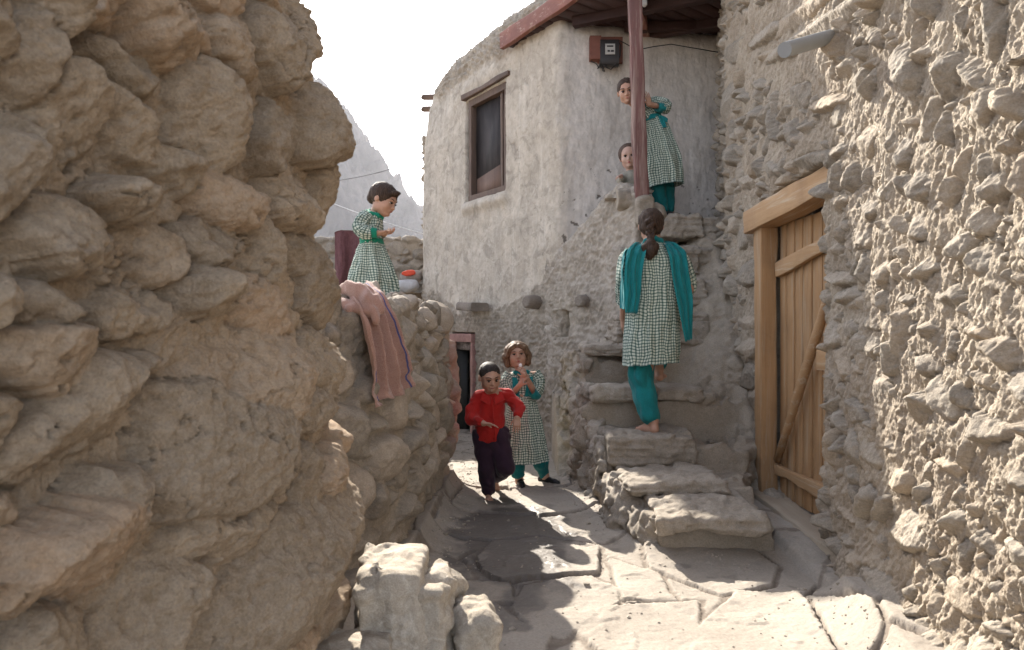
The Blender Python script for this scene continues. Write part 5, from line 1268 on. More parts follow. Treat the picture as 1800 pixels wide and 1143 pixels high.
def loft(name, rings, mat, parent, uref, nseg=120, rows=70, folds_k=11, seed=0, v0=0.0, crump=.004, thick=.004, twist=0.0):
    'rings: (centre, side radius vector, front radius vector, fold depth); open tube, thickened'
    n = len(rings); t = np.linspace(0, n-1, rows)
    def itp(i):
        A = np.array([np.atleast_1d(r[i]) for r in rings], float)
        o = np.stack([np.interp(t, range(n), A[:, j]) for j in range(A.shape[1])], -1)
        kk = max(1, rows//(n*2))*2+1; ker = np.ones(kk)/kk
        s = np.stack([np.convolve(np.pad(o[:, j], kk//2, 'edge'), ker, 'valid') for j in range(o.shape[1])], -1); s[0] = o[0]; s[-1] = o[-1]; return s
    C, A, B, FD = itp(0), itp(1), itp(2), itp(3)[:, 0]
    th = np.linspace(0, 2*np.pi, nseg+1); TH, R_ = np.meshgrid(th, np.arange(rows)/rows)
    ln = np.concatenate([[0], np.cumsum(np.linalg.norm(np.diff(C, axis=0), axis=1)+.35*np.abs(np.diff(np.linalg.norm(A, axis=1))))])
    c1 = np.cos(TH)*2.2; s1 = np.sin(TH)*2.2
    w_ = noise3(c1, s1, R_*2.0, seed); w2 = noise3(c1*2.3, s1*2.3, R_*5.0, seed+3)
    fo = np.sin(folds_k*TH+2.6*w_+twist*R_*3)*.6+np.sin((folds_k*1.7//1)*TH+3.5*w_+1.3)*.3+.5*w2
    rad_ = 1+1.25*FD[:, None]*fo
    P0 = C[:, None, :]+A[:, None, :]*(np.cos(TH)*rad_)[..., None]+B[:, None, :]*(np.sin(TH)*rad_)[..., None]
    crump = crump*1.9; P0 = P0+crump*np.stack([noise3(c1*3, s1*3, R_*9, seed+7), noise3(c1*3, s1*3, R_*9, seed+8), noise3(c1*3, s1*3, R_*9, seed+9)*.6], -1)
    cen = C[:, None, :]; dirv = P0-cen; dirv /= np.linalg.norm(dirv, axis=-1, keepdims=True)+1e-9
    P1 = P0-dirv*thick
    V = np.concatenate([P0.reshape(-1, 3), P1.reshape(-1, 3)]); m = nseg+1; N_ = rows*m; F = grid_faces(rows, m); j = np.arange(nseg)
    ed = [np.stack([j, j+1, j+1+N_, j+N_], -1)[:, ::-1], np.stack([j, j+N_, j+1+N_, j+1], -1)[:, ::-1]+(rows-1)*m]
    U = TH/(2*np.pi)*uref; VV = (ln[:, None]+v0)+0*TH; UV = np.stack([U, VV], -1).reshape(-1, 2); UV = np.concatenate([UV, UV])
    # orientation: outward
    a = P0[1, 0]-P0[0, 0]; b = P0[0, 1]-P0[0, 0]; out = dirv[0, 0]; sgn = np.dot(np.cross(b, a), out)
    F0 = F if sgn > 0 else F[:, ::-1]; F1 = F[:, ::-1]+N_ if sgn > 0 else F+N_
    return mesh_np(name, V, np.concatenate([F0, F1]+ed), mat, parent, uv=UV)
def sweep_cloth(name, pts, radii, mat, parent, uref=.3, **kw):
    pts = [np.array(p, float) for p in pts]; rings = []; prev = None
    for i, p in enumerate(pts):
        t = unit(pts[min(i+1, len(pts)-1)]-pts[max(i-1, 0)])
        ref = prev if prev is not None else (vec(0, 1, 0) if abs(t[1]) < .8 else vec(0, 0, 1))
        s = unit(np.cross(t, ref)); u = np.cross(s, t); prev = u
        rings.append((p, s*radii[i][0], u*radii[i][0], radii[i][1]))
    return loft(name, rings, mat, parent, uref, **kw)
def drape(name, Lp, Rp, mat, parent, amp=.01, fr=3.0, nrm=(0, -1, 0), seed=0, thick=.003, nu=50, nv=90, fray=0):
    v1 = np.linspace(0, 1, nv); st = np.linspace(0, 1, len(Lp))
    def c(A):
        A = np.array(A, float); o = np.stack([np.interp(v1, st, A[:, i]) for i in range(3)], -1); k = np.ones(11)/11
        return np.stack([np.convolve(np.pad(o[:, i], 5, 'edge'), k, 'valid') for i in range(3)], -1)
    Lv, Rv = c(Lp), c(Rp); U, W = np.meshgrid(np.linspace(0, 1, nu), v1); Pp = Lv[:, None]*(1-U[..., None])+Rv[:, None]*U[..., None]
    fo = amp*(np.sin(U*2*np.pi*fr+2*noise2(W*3+seed, U*0, seed))*.7+.6*noise2(U*8, W*3+seed, seed+1)+.3*noise2(U*14, W*14, seed+2))
    Pp = Pp+fo[..., None]*unit(nrm)
    if fray: Pp[-6:, :, 2] += (fray*noise2(U*30, W*0+seed, seed+5))[-6:]*np.linspace(0, 1, 6)[:, None]
    a = np.gradient(Pp, axis=0); b = np.gradient(Pp, axis=1); nn = np.cross(b, a); nn /= np.linalg.norm(nn, axis=-1, keepdims=True)+1e-9
    B = Pp+nn*thick; n = nu*nv; F = grid_faces(nv, nu); i = np.arange(nu-1); j = np.arange(nv-1)*nu
    ed = [np.stack([i, i+n, i+1+n, i+1], -1), np.stack([i, i+1, i+1+n, i+n], -1)+(nv-1)*nu, np.stack([j, j+nu, j+nu+n, j+n], -1), np.stack([j, j+n, j+nu+n, j+nu], -1)+nu-1]
    return mesh_np(name, np.concatenate([Pp.reshape(-1, 3), B.reshape(-1, 3)]), np.concatenate([F[:, ::-1], F+n]+ed), mat, parent)
def hair_cap(L, R, H, mat, parent, name='hair', extra=None, front=.30, low=-.05, puff=.03, h=.005, dis=None, side=.0, lift=0.0):
    'skull cap of hair, open over the face'
    lo, hi = bounds([L(0, 0, 0)], H*.9); f = Field(lo, hi, h)
    f.ell(L(0, -.08, .145), vec(.375+puff, .445+puff, .375+puff)*H, R, 0)
    # cut the face window
    f.ell(L(0, .62, -.22+lift), vec(.36+side, .60, .52)*H, R, .02, 's')
    f.ell(L(0, .12, -.62), vec(.7, .52, .56-low)*H, R, .02, 's')
    if extra: extra(f)
    f.disturb(dis or (lambda x, y, z: .0035*noise3(x*70, y*70, z*26, 5)+.003*noise3(x*160, y*160, z*50, 6)), .03)
    V, F = f.mesh(); return mesh_np(name, V, F, mat, parent)
def shoe(name, ankle, sole_z, d, L, parent):
    d = unit(vec(d[0], d[1], 0)); b = vec(ankle[0], ankle[1], sole_z); 
    f = Field(b-L*1.1, b+L*1.1, .005); up = vec(0, 0, 1)
    f.chain([b-d*L*.18+up*L*.17, b+d*L*.22+up*L*.15, b+d*L*.55+up*L*.115, b+d*L*.72+up*L*.10], [L*.17, L*.155, L*.15, L*.12], .015); f.cone(b-d*L*.05+up*L*.25, b-d*L*.05+up*L*.42, L*.17, L*.165, .015)
    f.ell(b+d*L*.2+vec(0, 0, -L*.47), (L*2, L*2, L*.47), k=.004, op='s')
    V, F = f.mesh(); o = mesh_np(name, V, F, SHOE, parent)
    f = Field(b-L*1.1, b+L*1.1, .006); f.box(b+d*L*.27+up*L*.03, (L*.53, L*.15, L*.035), .008, math.atan2(d[1], d[0]), .005)
    V, F = f.mesh(); mesh_np('sole', V, F, SOLE, o)
    return o

# ---------------------------------------------------------------- boy in the red shirt
def build_boy():
    Y = 5.0; J = lambda x, y, d=0.: vec(*P(x, y, Y))+vec(0, d, 0)*1.0
    root = empty('person', tuple(vec(*P(860, 880, Y))*vec(1, 1, 0)), 'small boy in a red shirt and dark plum trousers walking barefoot down the lane', 'person')
    H = .214; C = J(861, 663, -.02); R = frame((.30, -.90, -.26), (0.02, -.25, 1)); nk = J(867, 697, .03)
    hd = J(869, 740, -.22)
    def B(f):
        L = head(f, C, R, H, nk, .036)
        f.chain([J(868, 700, .03), J(864, 735, .02), J(863, 772, .02)], [.07, .085, .085], .03)
        f.cone(J(843, 697, .03), J(893, 695, .03), .04, .04, .03)
        f.chain([J(841, 700, .02), J(829, 733, -.04), J(852, 739, -.17)], [.036, .028, .020], .012)
        f.chain([J(895, 698, .02), J(911, 716, -.02), J(909, 731, -.12)], [.036, .028, .020], .012)
        hand(f, J(852, 739, -.17), (1, -.25, -.06), (.2, -.3, -1), .115, .35, -1)
        hand(f, J(909, 731, -.12), (-.05, -.25, -1), (.0, 1, -.2), .115, .45, 1)
        f.chain([J(853, 775, 0), J(855, 820, -.03), J(858, 864, .02)], [.06, .042, .026], .015)
        f.chain([J(876, 775, 0), J(889, 818, -.08), J(871, 848, .22)], [.06, .042, .026], .015)
        foot(f, J(858, 864, .02), vec(0, 0, -.060), (.1, -1, -.05), .155)
        foot(f, J(871, 850, .22), vec(-.1, .55, -.3)*.1, (.1, -.55, -.85), .15)
        return L
    lo, hi = bounds([J(815, 625, .38), J(925, 885, -.35)], .02)
    body, L = skinned(lo, hi, .0048, B, 'body', SK, root); face(L, R, H, body, look=(.4, -1), mouth='smile', eye=.55)
    hair_cap(L, R, H, HS, root, puff=-.010, low=.05, lift=.03, dis=lambda x, y, z: .0018*noise3(x*200, y*200, z*200, 5))
    # shirt
    fd = folds(3, .0065, 1.0, (1, 1, .8))
    sh = garment('shirt', RED, root, [([J(868, 700, .03), J(864, 715, .02), J(862, 740, .01), J(861, 762, .01)], [.075, .098, .104, .116]), ('e', J(861, 768, .01), vec(.118, .110, .05)), ([J(842, 698, .03), J(892, 696, .03)], [.050, .050]),
        ([J(841, 699, .02), J(829, 722, -.02), J(829, 735, -.06), J(846, 738, -.145)], [.050, .045, .044, .036]), ([J(894, 697, .02), J(905, 708, 0), J(912, 716, -.03), J(909, 726, -.10)], [.050, .045, .043, .036])], .0065, fd, .025)
    for a, b, r in (((842, 692, -.0), (866, 712, -.085), .014), ((893, 690, .0), (868, 712, -.09), .014)):
        pass
    def quad_cloth(nm, pts, mat, par, th=.005): return drape(nm, [pts[0], (np.array(pts[0])+pts[3])/2, pts[3]], [pts[1], (np.array(pts[1])+pts[2])/2, pts[2]], mat, par, .0015, 1, (0, -1, 0), 1, th, 10, 12)
    quad_cloth('collar', [J(850, 686, -.07), J(865, 694, -.115), J(862, 711, -.135), J(845, 702, -.125)], RED, sh)
    quad_cloth('collar', [J(868, 694, -.115), J(882, 685, -.07), J(889, 701, -.125), J(872, 710, -.135)], RED, sh)
    tube('placket', [J(867, 710, -.112), J(868, 730, -.118), J(870, 750, -.122), J(871, 772, -.128)], .005, RED, sh, n=6)
    garment('trousers', PUR, root, [([J(851, 768, 0), J(853, 795, -.02), J(855, 822, -.03), J(857, 845, 0), J(858, 860, .01)], [.080, .074, .062, .058, .056]), ([J(874, 768, 0), J(882, 795, -.04), J(889, 818, -.07), J(880, 834, .06), J(873, 845, .16)], [.080, .074, .064, .060, .054]), ([J(850, 768, 0), J(877, 768, 0)], [.09, .09])], .0068, folds(9, .0075, .9, (1, 1, .6)), .02)
build_boy()

# ---------------------------------------------------------------- girl with the lollipop
def build_lolly():
    Y = 5.45; J = lambda x, y, d=0.: vec(*P(x, y, Y))+vec(0, d, 0)
    root = empty('person', tuple(vec(*P(925, 856, Y))*vec(1, 1, 0)), 'girl with bobbed brown hair and lollipop standing beside the boy in red', 'person')
    H = .216; C = J(909, 625, 0); R = frame((.06, -.97, .12), (-.10, .12, 1)); nk = J(916, 657, .04)
    def B(f):
        L = head(f, C, R, H, nk, .034)
        f.chain([J(918, 665, .03), J(918, 695, .02), J(920, 740, .02)], [.065, .07, .085], .03); f.cone(J(897, 663, .03), J(940, 661, .03), .035, .035, .03)
        f.chain([J(893, 664, .03), J(899, 694, -.03), J(917, 670, -.17)], [.034, .027, .020], .012)
        f.chain([J(944, 662, .03), J(941, 692, -.03), J(921, 655, -.19)], [.034, .027, .020], .012)
        hand(f, J(915, 674, -.16), (.25, -.30, .75), (.6, .5, .0), .12, 1.1, 1); hand(f, J(923, 660, -.17), (-.35, -.25, .8), (-.6, .5, .1), .12, 1.1, -1)
        f.chain([J(912, 745), J(909, 790), J(912, 836)], [.055, .036, .028], .015); f.chain([J(930, 745), J(943, 795, .02), J(957, 832, .05)], [.055, .036, .028], .015)
        f.cone(J(912, 836), J(913, 846), .035, .035, .01); f.cone(J(957, 832, .05), J(959, 840, .05), .035, .035, .01)
        return L
    lo, hi = bounds([J(880, 588, .3), J(972, 858, -.35)], .02)
    body, L = skinned(lo, hi, .0048, B, 'body', SK, root); face(L, R, H, body, eye=.45, mouth='o', brow=HL)
    def bob(f):
        for s in (-1, 1):
            f.chain([L(s*.30, -.05, .25), L(s*.40, -.08, -.02), L(s*.38, -.05, -.30)], [.14*H, .14*H, .12*H], .02)
            f.chain([L(s*.08, .34, .36), L(s*.26, .27, .24), L(s*.36, .14, .0)], [.05*H, .065*H, .07*H], .012)
        f.chain([L(-.25, -.35, .1), L(0, -.42, -.2), L(.25, -.35, .1)], [.16*H, .17*H, .16*H], .03); f.chain([L(-.3, -.25, -.25), L(0, -.33, -.30), L(.3, -.25, -.25)], [.13*H, .14*H, .13*H], .03)
    hair_cap(L, R, H, HL, root, extra=bob, puff=.03)
    # dress: bodice, teal panels, sleeves, skirt
    bod = loft('bodice', [(J(917, 653, .035), vec(.045, 0, 0), vec(0, .05, 0), 0), (J(918, 656, .032), vec(.085, 0, 0), vec(0, .062, 0), .005), (J(918, 661, .03), vec(.108, 0, 0), vec(0, .070, 0), .01), (J(918, 674, .02), vec(.112, 0, 0), vec(0, .085, 0), .015), (J(918, 697, .02), vec(.100, 0, 0), vec(0, .080, 0), .02)], GING2, root, .62, rows=40, folds_k=5, seed=11)
    for s, xs in ((-1, ((900, 660), (909, 662), (914, 698), (902, 698))), (1, ((927, 660), (937, 659), (934, 698), (922, 698)))):
        dz = (-.035, -.045, -.072, -.066) if s < 0 else (-.045, -.035, -.066, -.072)
        p = [J(x, y, d) for (x, y), d in zip(xs, dz)]
        drape('panel', [p[0], (p[0]+p[3])/2-vec(0, .012, 0), p[3]], [p[1], (p[1]+p[2])/2-vec(0, .012, 0), p[2]], TEAL, bod, .002, 1, (0, -1, 0), 3, .004, 14, 24)
    garment('collar', TEAL, bod, [([J(903, 656, .05), J(907, 655, -.01), J(916, 659, -.045), J(926, 654, -.01), J(931, 655, .05)], [.014, .018, .016, .018, .014])], .006, None, .01)
    sweep_cloth('sleeve', [J(898, 660, .03), J(891, 669, .02), J(893, 684, -.0), J(899, 692, -.04)], [(.052, .05), (.058, .08), (.056, .09), (.044, .05)], GING2, root, .34, rows=30, folds_k=5, seed=5, nseg=48)
    sweep_cloth('sleeve', [J(938, 658, .03), J(947, 669, .02), J(945, 684, -.0), J(940, 692, -.04)], [(.052, .05), (.058, .08), (.056, .09), (.044, .05)], GING2, root, .34, rows=30, folds_k=5, seed=6, nseg=48)
    sweep_cloth('cuff', [J(898, 696, -.03), J(902, 694, -.07), J(906, 688, -.10)], [(.036, .04), (.035, .05), (.031, .03)], TEAL, root, rows=14, folds_k=4, seed=7, nseg=36, crump=.0012)
    sweep_cloth('cuff', [J(943, 694, -.03), J(939, 693, -.07), J(934, 686, -.10)], [(.038, .04), (.038, .05), (.034, .03)], TEAL, root, rows=14, folds_k=4, seed=8, nseg=36, crump=.0012)
    loft('skirt', [(J(918, 694, .02), vec(.096, 0, 0), vec(0, .078, 0), .03), (J(919, 708, .02), vec(.112, 0, 0), vec(0, .092, 0), .06), (J(922, 745, .02), vec(.138, 0, 0), vec(0, .115, 0), .07), (J(925, 785, .02), vec(.158, 0, .0), vec(0, .135, 0), .075), (J(926, 812, .02), vec(.168, 0, .008), vec(0, .145, 0), .08)], GING2, root, 1.12, rows=90, folds_k=9, seed=21, nseg=180)
    garment('trousers', TEALD, root, [([J(913, 790), J(910, 815), J(911, 832)], [.075, .060, .052]), ([J(940, 790), J(951, 815, .02), J(956, 833, .05)], [.075, .062, .050])], .0068, folds(19, .008, 1), .015)
    tube('sock', [J(912, 828), J(914, 845)], .030, SHOE, root, n=16); tube('sock', [J(957, 826, .05), J(959, 840, .05)], .030, SHOE, root, n=16)
    s1 = J(914, 848, -.0); z1 = P(0, 857, 5.41)[2]*0+.012
    shoe('shoe', s1, .012, (.15, -1), .17, root); shoe('shoe', J(958, 845, .06), .012, (.75, -.62), .18, root)
    return J, L
JL, LL = build_lolly()
def lolly():
    a = JL(914.5, 641, -.155); t = empty('lollipop', tuple(JL(919, 668, -.20)), 'small white lollipop held to the mouth of the girl with bobbed hair', 'sweet')
    tube('stick', [JL(920, 670, -.20), a], .0035, SOLE, t, n=8); f = Field(a-.03, a+.03, .0025); f.ell(a, (.014, .012, .017), k=0); V, F = f.mesh(); mesh_np('candy', V, F, m_simple('white candy', (.75, .70, .70, 1), .2, var=.03), t)
lolly()

# ---------------------------------------------------------------- small girl on the terrace
def build_wallgirl():
    Y = 5.1; J = lambda x, y, d=0.: vec(*P(x, y, Y))+vec(0, d, 0)
    root = empty('person', (J(665, 560)[0], Y, 1.3), 'small girl with short hair and green collar walking along the terrace wall', 'person')
    H = .238; C = J(674, 352, 0); R = frame((.86, -.30, -.42), (.38, -.05, .92)); nk = J(656, 378, .02)
    def B(f):
        L = head(f, C, R, H, nk, .036, cheek=1.05)
        f.chain([J(652, 387), J(652, 405), J(654, 430)], [.055, .06, .06], .02); f.cone(J(650, 388, -.07), J(652, 386, .08), .036, .036, .02)
        f.chain([J(646, 388, -.08), J(641, 413, -.12), J(669, 414, -.12)], [.036, .028, .02], .012); f.chain([J(654, 388, .09), J(656, 412, .08), J(676, 412, -.0)], [.036, .028, .02], .012)
        hand(f, J(670, 414, -.12), (1, .15, .05), (0, .5, 1), .115, .75, 1); hand(f, J(677, 412, -.02), (.9, -.45, .05), (0, -.3, 1), .115, .8, -1)
        f.chain([J(654, 448, -.03), J(672, 500, -.04), J(683, 552, -.03)], [.055, .045, .032], .015); f.chain([J(652, 440, .05), J(650, 500, .05), J(640, 552, .06)], [.07, .05, .032], .015)
        foot(f, J(683, 551, -.03), vec(0, 0, -.045), (1, 0, 0), .15); foot(f, J(640, 551, .06), vec(0, 0, -.045), (1, .1, 0), .15)
        return L
    lo, hi = bounds([J(600, 315, .3), J(715, 570, -.3)], .02)
    body, L = skinned(lo, hi, .005, B, 'body', SK, root); face(L, R, H, body, eye=.4, mouth='flat')
    hair_cap(L, R, H, HB, root, puff=.028, low=.02, extra=lambda f: (f.ell(L(0, -.38, -.08), vec(.26, .14, .18)*H, R, .02), f.chain([L(-.15, .33, .40), L(.05, .37, .36), L(.22, .28, .28)], [.05*H, .06*H, .05*H], .02)))
    loft('bodice', [(J(657, 374, .02), vec(.046, 0, .015), vec(0, .048, 0), 0), (J(654, 383, .01), vec(.078, 0, .01), vec(0, .100, 0), .01), (J(652, 400, 0), vec(.083, 0, 0), vec(0, .110, 0), .02), (J(654, 426, 0), vec(.080, 0, 0), vec(0, .098, 0), .02)], GING2, root, .60, rows=40, folds_k=5, seed=31)
    garment('collar', GRN, root, [([J(665, 381, -.045), J(655, 379, -.062), J(645, 374, -.01), J(648, 370, .05), J(664, 379, .05), J(670, 382, -.0), J(665, 381, -.045)], [.020]*7)], .006, None, .012)
    sweep_cloth('sleeve', [J(650, 381, -.06), J(642, 392, -.09), J(638, 406, -.115), J(646, 413, -.13), J(660, 414, -.125)], [(.048, .03), (.058, .08), (.058, .10), (.056, .10), (.044, .05)], GING2, root, .34, rows=40, folds_k=5, seed=32, nseg=56)
    sweep_cloth('sleeve', [J(652, 382, .07), J(656, 396, .10), J(658, 408, .08), J(668, 412, .02)], [(.048, .03), (.056, .08), (.052, .10), (.04, .05)], GING2, root, .34, rows=30, folds_k=5, seed=33, nseg=48)
    sweep_cloth('cuff', [J(657, 413, -.127), J(664, 414, -.123), J(668, 414, -.12)], [(.042, .02), (.040, .02), (.034, .02)], GRN, root, rows=12, folds_k=4, seed=34, nseg=36, crump=.0012)
    loft('belt', [(J(653, 421, 0), vec(.086, 0, 0), vec(0, .105, 0), .01), (J(654, 430, 0), vec(.088, 0, 0), vec(0, .107, 0), .01)], GRN, root, .6, rows=8, folds_k=4, seed=36, crump=.0008)
    loft('skirt', [(J(654, 427, 0), vec(.084, 0, 0), vec(0, .102, 0), .03), (J(653, 440, 0), vec(.108, 0, 0), vec(0, .125, 0), .06), (J(654, 470, 0), vec(.150, 0, .0), vec(0, .155, 0), .08), (J(656, 500, 0), vec(.188, 0, -.015), vec(0, .175, 0), .085), (J(656, 518, 0), vec(.204, 0, -.03), vec(0, .185, 0), .085)], GING2, root, 1.16, rows=80, folds_k=9, seed=37, nseg=180)
    garment('trousers', GRN, root, [([J(668, 490, -.04), J(677, 515, -.05), J(683, 546, -.03)], [.07, .058, .050]), ([J(655, 490, .04), J(650, 520, .05), J(641, 546, .06)], [.07, .058, .050])], .0075, folds(39, .007, 1), .015)
build_wallgirl()

# ---------------------------------------------------------------- woman climbing the stairs
def build_woman():
    Y = 4.80; J = lambda x, y, d=0.: vec(*P(x, y, Y))+vec(0, d, 0)
    root = empty('person', tuple(J(1145, 762)), 'woman seen from behind in checked tunic and teal scarf climbing the stairs barefoot', 'person')
    H = .225; C = J(1146, 396, .04); R = frame((.10, .97, -.10), (0, .12, 1)); nk = J(1147, 430, .01)
    def B(f):
        L = head(f, C, R, H, nk, .048)
        f.chain([J(1147, 440), J(1148, 490), J(1146, 560), J(1145, 600, .02)], [.075, .085, .09, .11], .04); f.cone(J(1112, 452), J(1184, 452), .045, .045, .04)
        f.chain([J(1106, 456), J(1100, 510), J(1104, 560, .22)], [.048, .037, .024], .02); f.chain([J(1190, 456), J(1209, 508), J(1208, 540, .12)], [.048, .037, .024], .02)
        hand(f, J(1208, 540, .12), (-.05, .35, -1), (-1, 0, 0), .165, .35, 1); hand(f, J(1104, 560, .22), (.05, .5, -.6), (1, 0, 0), .165, .35, -1)
        f.chain([J(1132, 600, .02), J(1130, 680, .06), J(1147, 738, -.03)], [.10, .065, .036], .03); f.chain([J(1160, 600, .04), J(1172, 650, .40), J(1168, 652, .20)], [.10, .065, .038], .03)
        foot(f, J(1147, 740, -.03), vec(-.02, 0, -.082), (-.55, .8, -.10), .215)
        foot(f, J(1168, 650, .20), vec(.01, -.02, -.088), (.25, .95, -.0), .215)
        return L
    lo, hi = bounds([J(1075, 360, .62), J(1230, 775, -.25)], .03)
    body, L = skinned(lo, hi, .006, B, 'body', SK, root)
    def tail(f):
        pts = [L(-.02, -.42, .22), L(-.06, -.52, .02), L(-.02, -.53, -.18), L(-.08, -.50, -.36), L(-.05, -.55, -.52)]
        for i in range(9):
            t = i/8; q = [np.interp(t, np.linspace(0, 1, 5), [p[j] for p in pts]) for j in range(3)]
            f.ell(vec(*q)+vec(.010*(1 if i % 2 else -1), 0, 0), (.030-.010*t, .022, .021), None, .004)
        f.chain([L(-.05, -.55, -.52), L(-.08, -.62, -.72), L(-.06, -.62, -.92), L(-.12, -.60, -1.12)], [.020, .036, .040, .022], .008)
        f.chain([L(-.05, -.55, -.55), L(-.22, -.60, -.80), L(-.30, -.58, -.98)], [.018, .028, .014], .008); f.chain([L(-.05, -.58, -.6), L(.06, -.62, -.80), L(.08, -.60, -1.0)], [.018, .026, .012], .008)
    lo, hi = bounds([L(0, 0, .5), L(0, -.6, -1.3), L(.5, 0, 0), L(-.5, 0, 0)], .05)
    f = Field(lo, hi, .0045); f.ell(L(0, -.07, .14), vec(.40, .475, .41)*H, R, 0); f.ell(L(0, -.18, -.12), vec(.33, .32, .26)*H, R, .03); f.ell(L(0, .62, -.2), vec(.36, .60, .5)*H, R, .02, 's'); tail(f)
    f.disturb(lambda x, y, z: .004*noise3(x*60+z*20, y*60, z*24, 5)+.003*noise3(x*170, y*170, z*40, 6), .03)
    V, F = f.mesh(); mesh_np('braided_hair', V, F, HB, root)
    # tunic
    loft('tunic', [(J(1147, 424, .01), vec(.060, 0, 0), vec(0, .060, 0), 0), (J(1148, 434, .0), vec(.115, 0, 0), vec(0, .080, 0), .01), (J(1148, 450, -.0), vec(.172, 0, 0), vec(0, .115, 0), .01), (J(1149, 480, 0), vec(.180, 0, 0), vec(0, .128, 0), .012), (J(1149, 520, 0), vec(.178, 0, 0), vec(0, .130, 0), .02), (J(1147, 565, .01), vec(.186, 0, 0), vec(0, .150, 0), .03), (J(1145, 610, .02), vec(.196, 0, .0), vec(0, .17, 0), .035), (J(1144, 640, .02), vec(.196, 0, .012), vec(0, .175, 0), .04)], GING, root, 1.28, rows=120, folds_k=6, seed=51, nseg=180, crump=.007)
    sweep_cloth('sleeve', [J(1182, 446), J(1196, 458), J(1206, 485, .01), J(1211, 505, .03), J(1208, 518, .07)], [(.060, .02), (.064, .05), (.064, .07), (.062, .09), (.052, .06)], GING, root, .40, rows=46, folds_k=5, seed=52, nseg=60)
    sweep_cloth('sleeve', [J(1112, 446), J(1102, 458), J(1099, 485, .01), J(1099, 505, .04), J(1101, 530, .12)], [(.060, .02), (.064, .05), (.062, .07), (.060, .09), (.050, .06)], GING, root, .40, rows=46, folds_k=5, seed=53, nseg=60)
    sweep_cloth('cuff', [J(1209, 514, .06), J(1208, 524, .09), J(1208, 530, .10)], [(.054, .04), (.050, .05), (.044, .05)], TEAL, root, rows=12, folds_k=4, seed=54, nseg=40, crump=.0012)
    garment('collar', TEAL, root, [([J(1128, 436, .02), J(1134, 425, -.035), J(1147, 421, -.062), J(1160, 425, -.035), J(1166, 436, .02)], [.012, .018, .020, .018, .012])], .006, None, .01)
    # scarf: two tails over the shoulders
    drape('scarf', [J(1124, 424, .04), J(1113, 428, -.07), J(1097, 442, -.13), J(1092, 470, -.15), J(1090, 510, -.16), J(1092, 553, -.17)], [J(1135, 432, .02), J(1132, 437, -.10), J(1127, 452, -.145), J(1121, 480, -.155), J(1118, 520, -.16), J(1112, 553, -.17)], TEAL, root, .012, 2.2, (0, -1, .1), 3, .004, 50, 110, .02)
    drape('scarf', [J(1160, 426, .02), J(1164, 434, -.09), J(1168, 455, -.145), J(1174, 500, -.155), J(1184, 550, -.165), J(1194, 602, -.17)], [J(1172, 422, .05), J(1184, 428, -.06), J(1199, 446, -.11), J(1202, 480, -.14), J(1209, 530, -.14), J(1208, 598, -.13)], TEAL, root, .014, 2.4, (-.1, -1, .1), 7, .004, 54, 130, .02)
    drape('scarf', [J(1110, 440, .02), J(1096, 446, -.02), J(1090, 480, .0), J(1092, 545, .04)], [J(1105, 436, -.08), J(1092, 446, -.11), J(1088, 480, -.13), J(1091, 548, -.14)], TEAL, root, .008, 1.6, (-1, 0, .1), 9, .004, 24, 70, .015)
    garment('trousers', TEAL, root, [([J(1128, 610, .03), J(1128, 660, .04), J(1136, 700, .02), J(1141, 728, -.01)], [.105, .092, .086, .080]), ([J(1158, 610, .06), J(1168, 635, .34), J(1172, 632, .36), J(1170, 640, .28)], [.105, .085, .075, .072])], .0085, folds(59, .013, .8, (1, 1, .45)), .03)
build_woman()

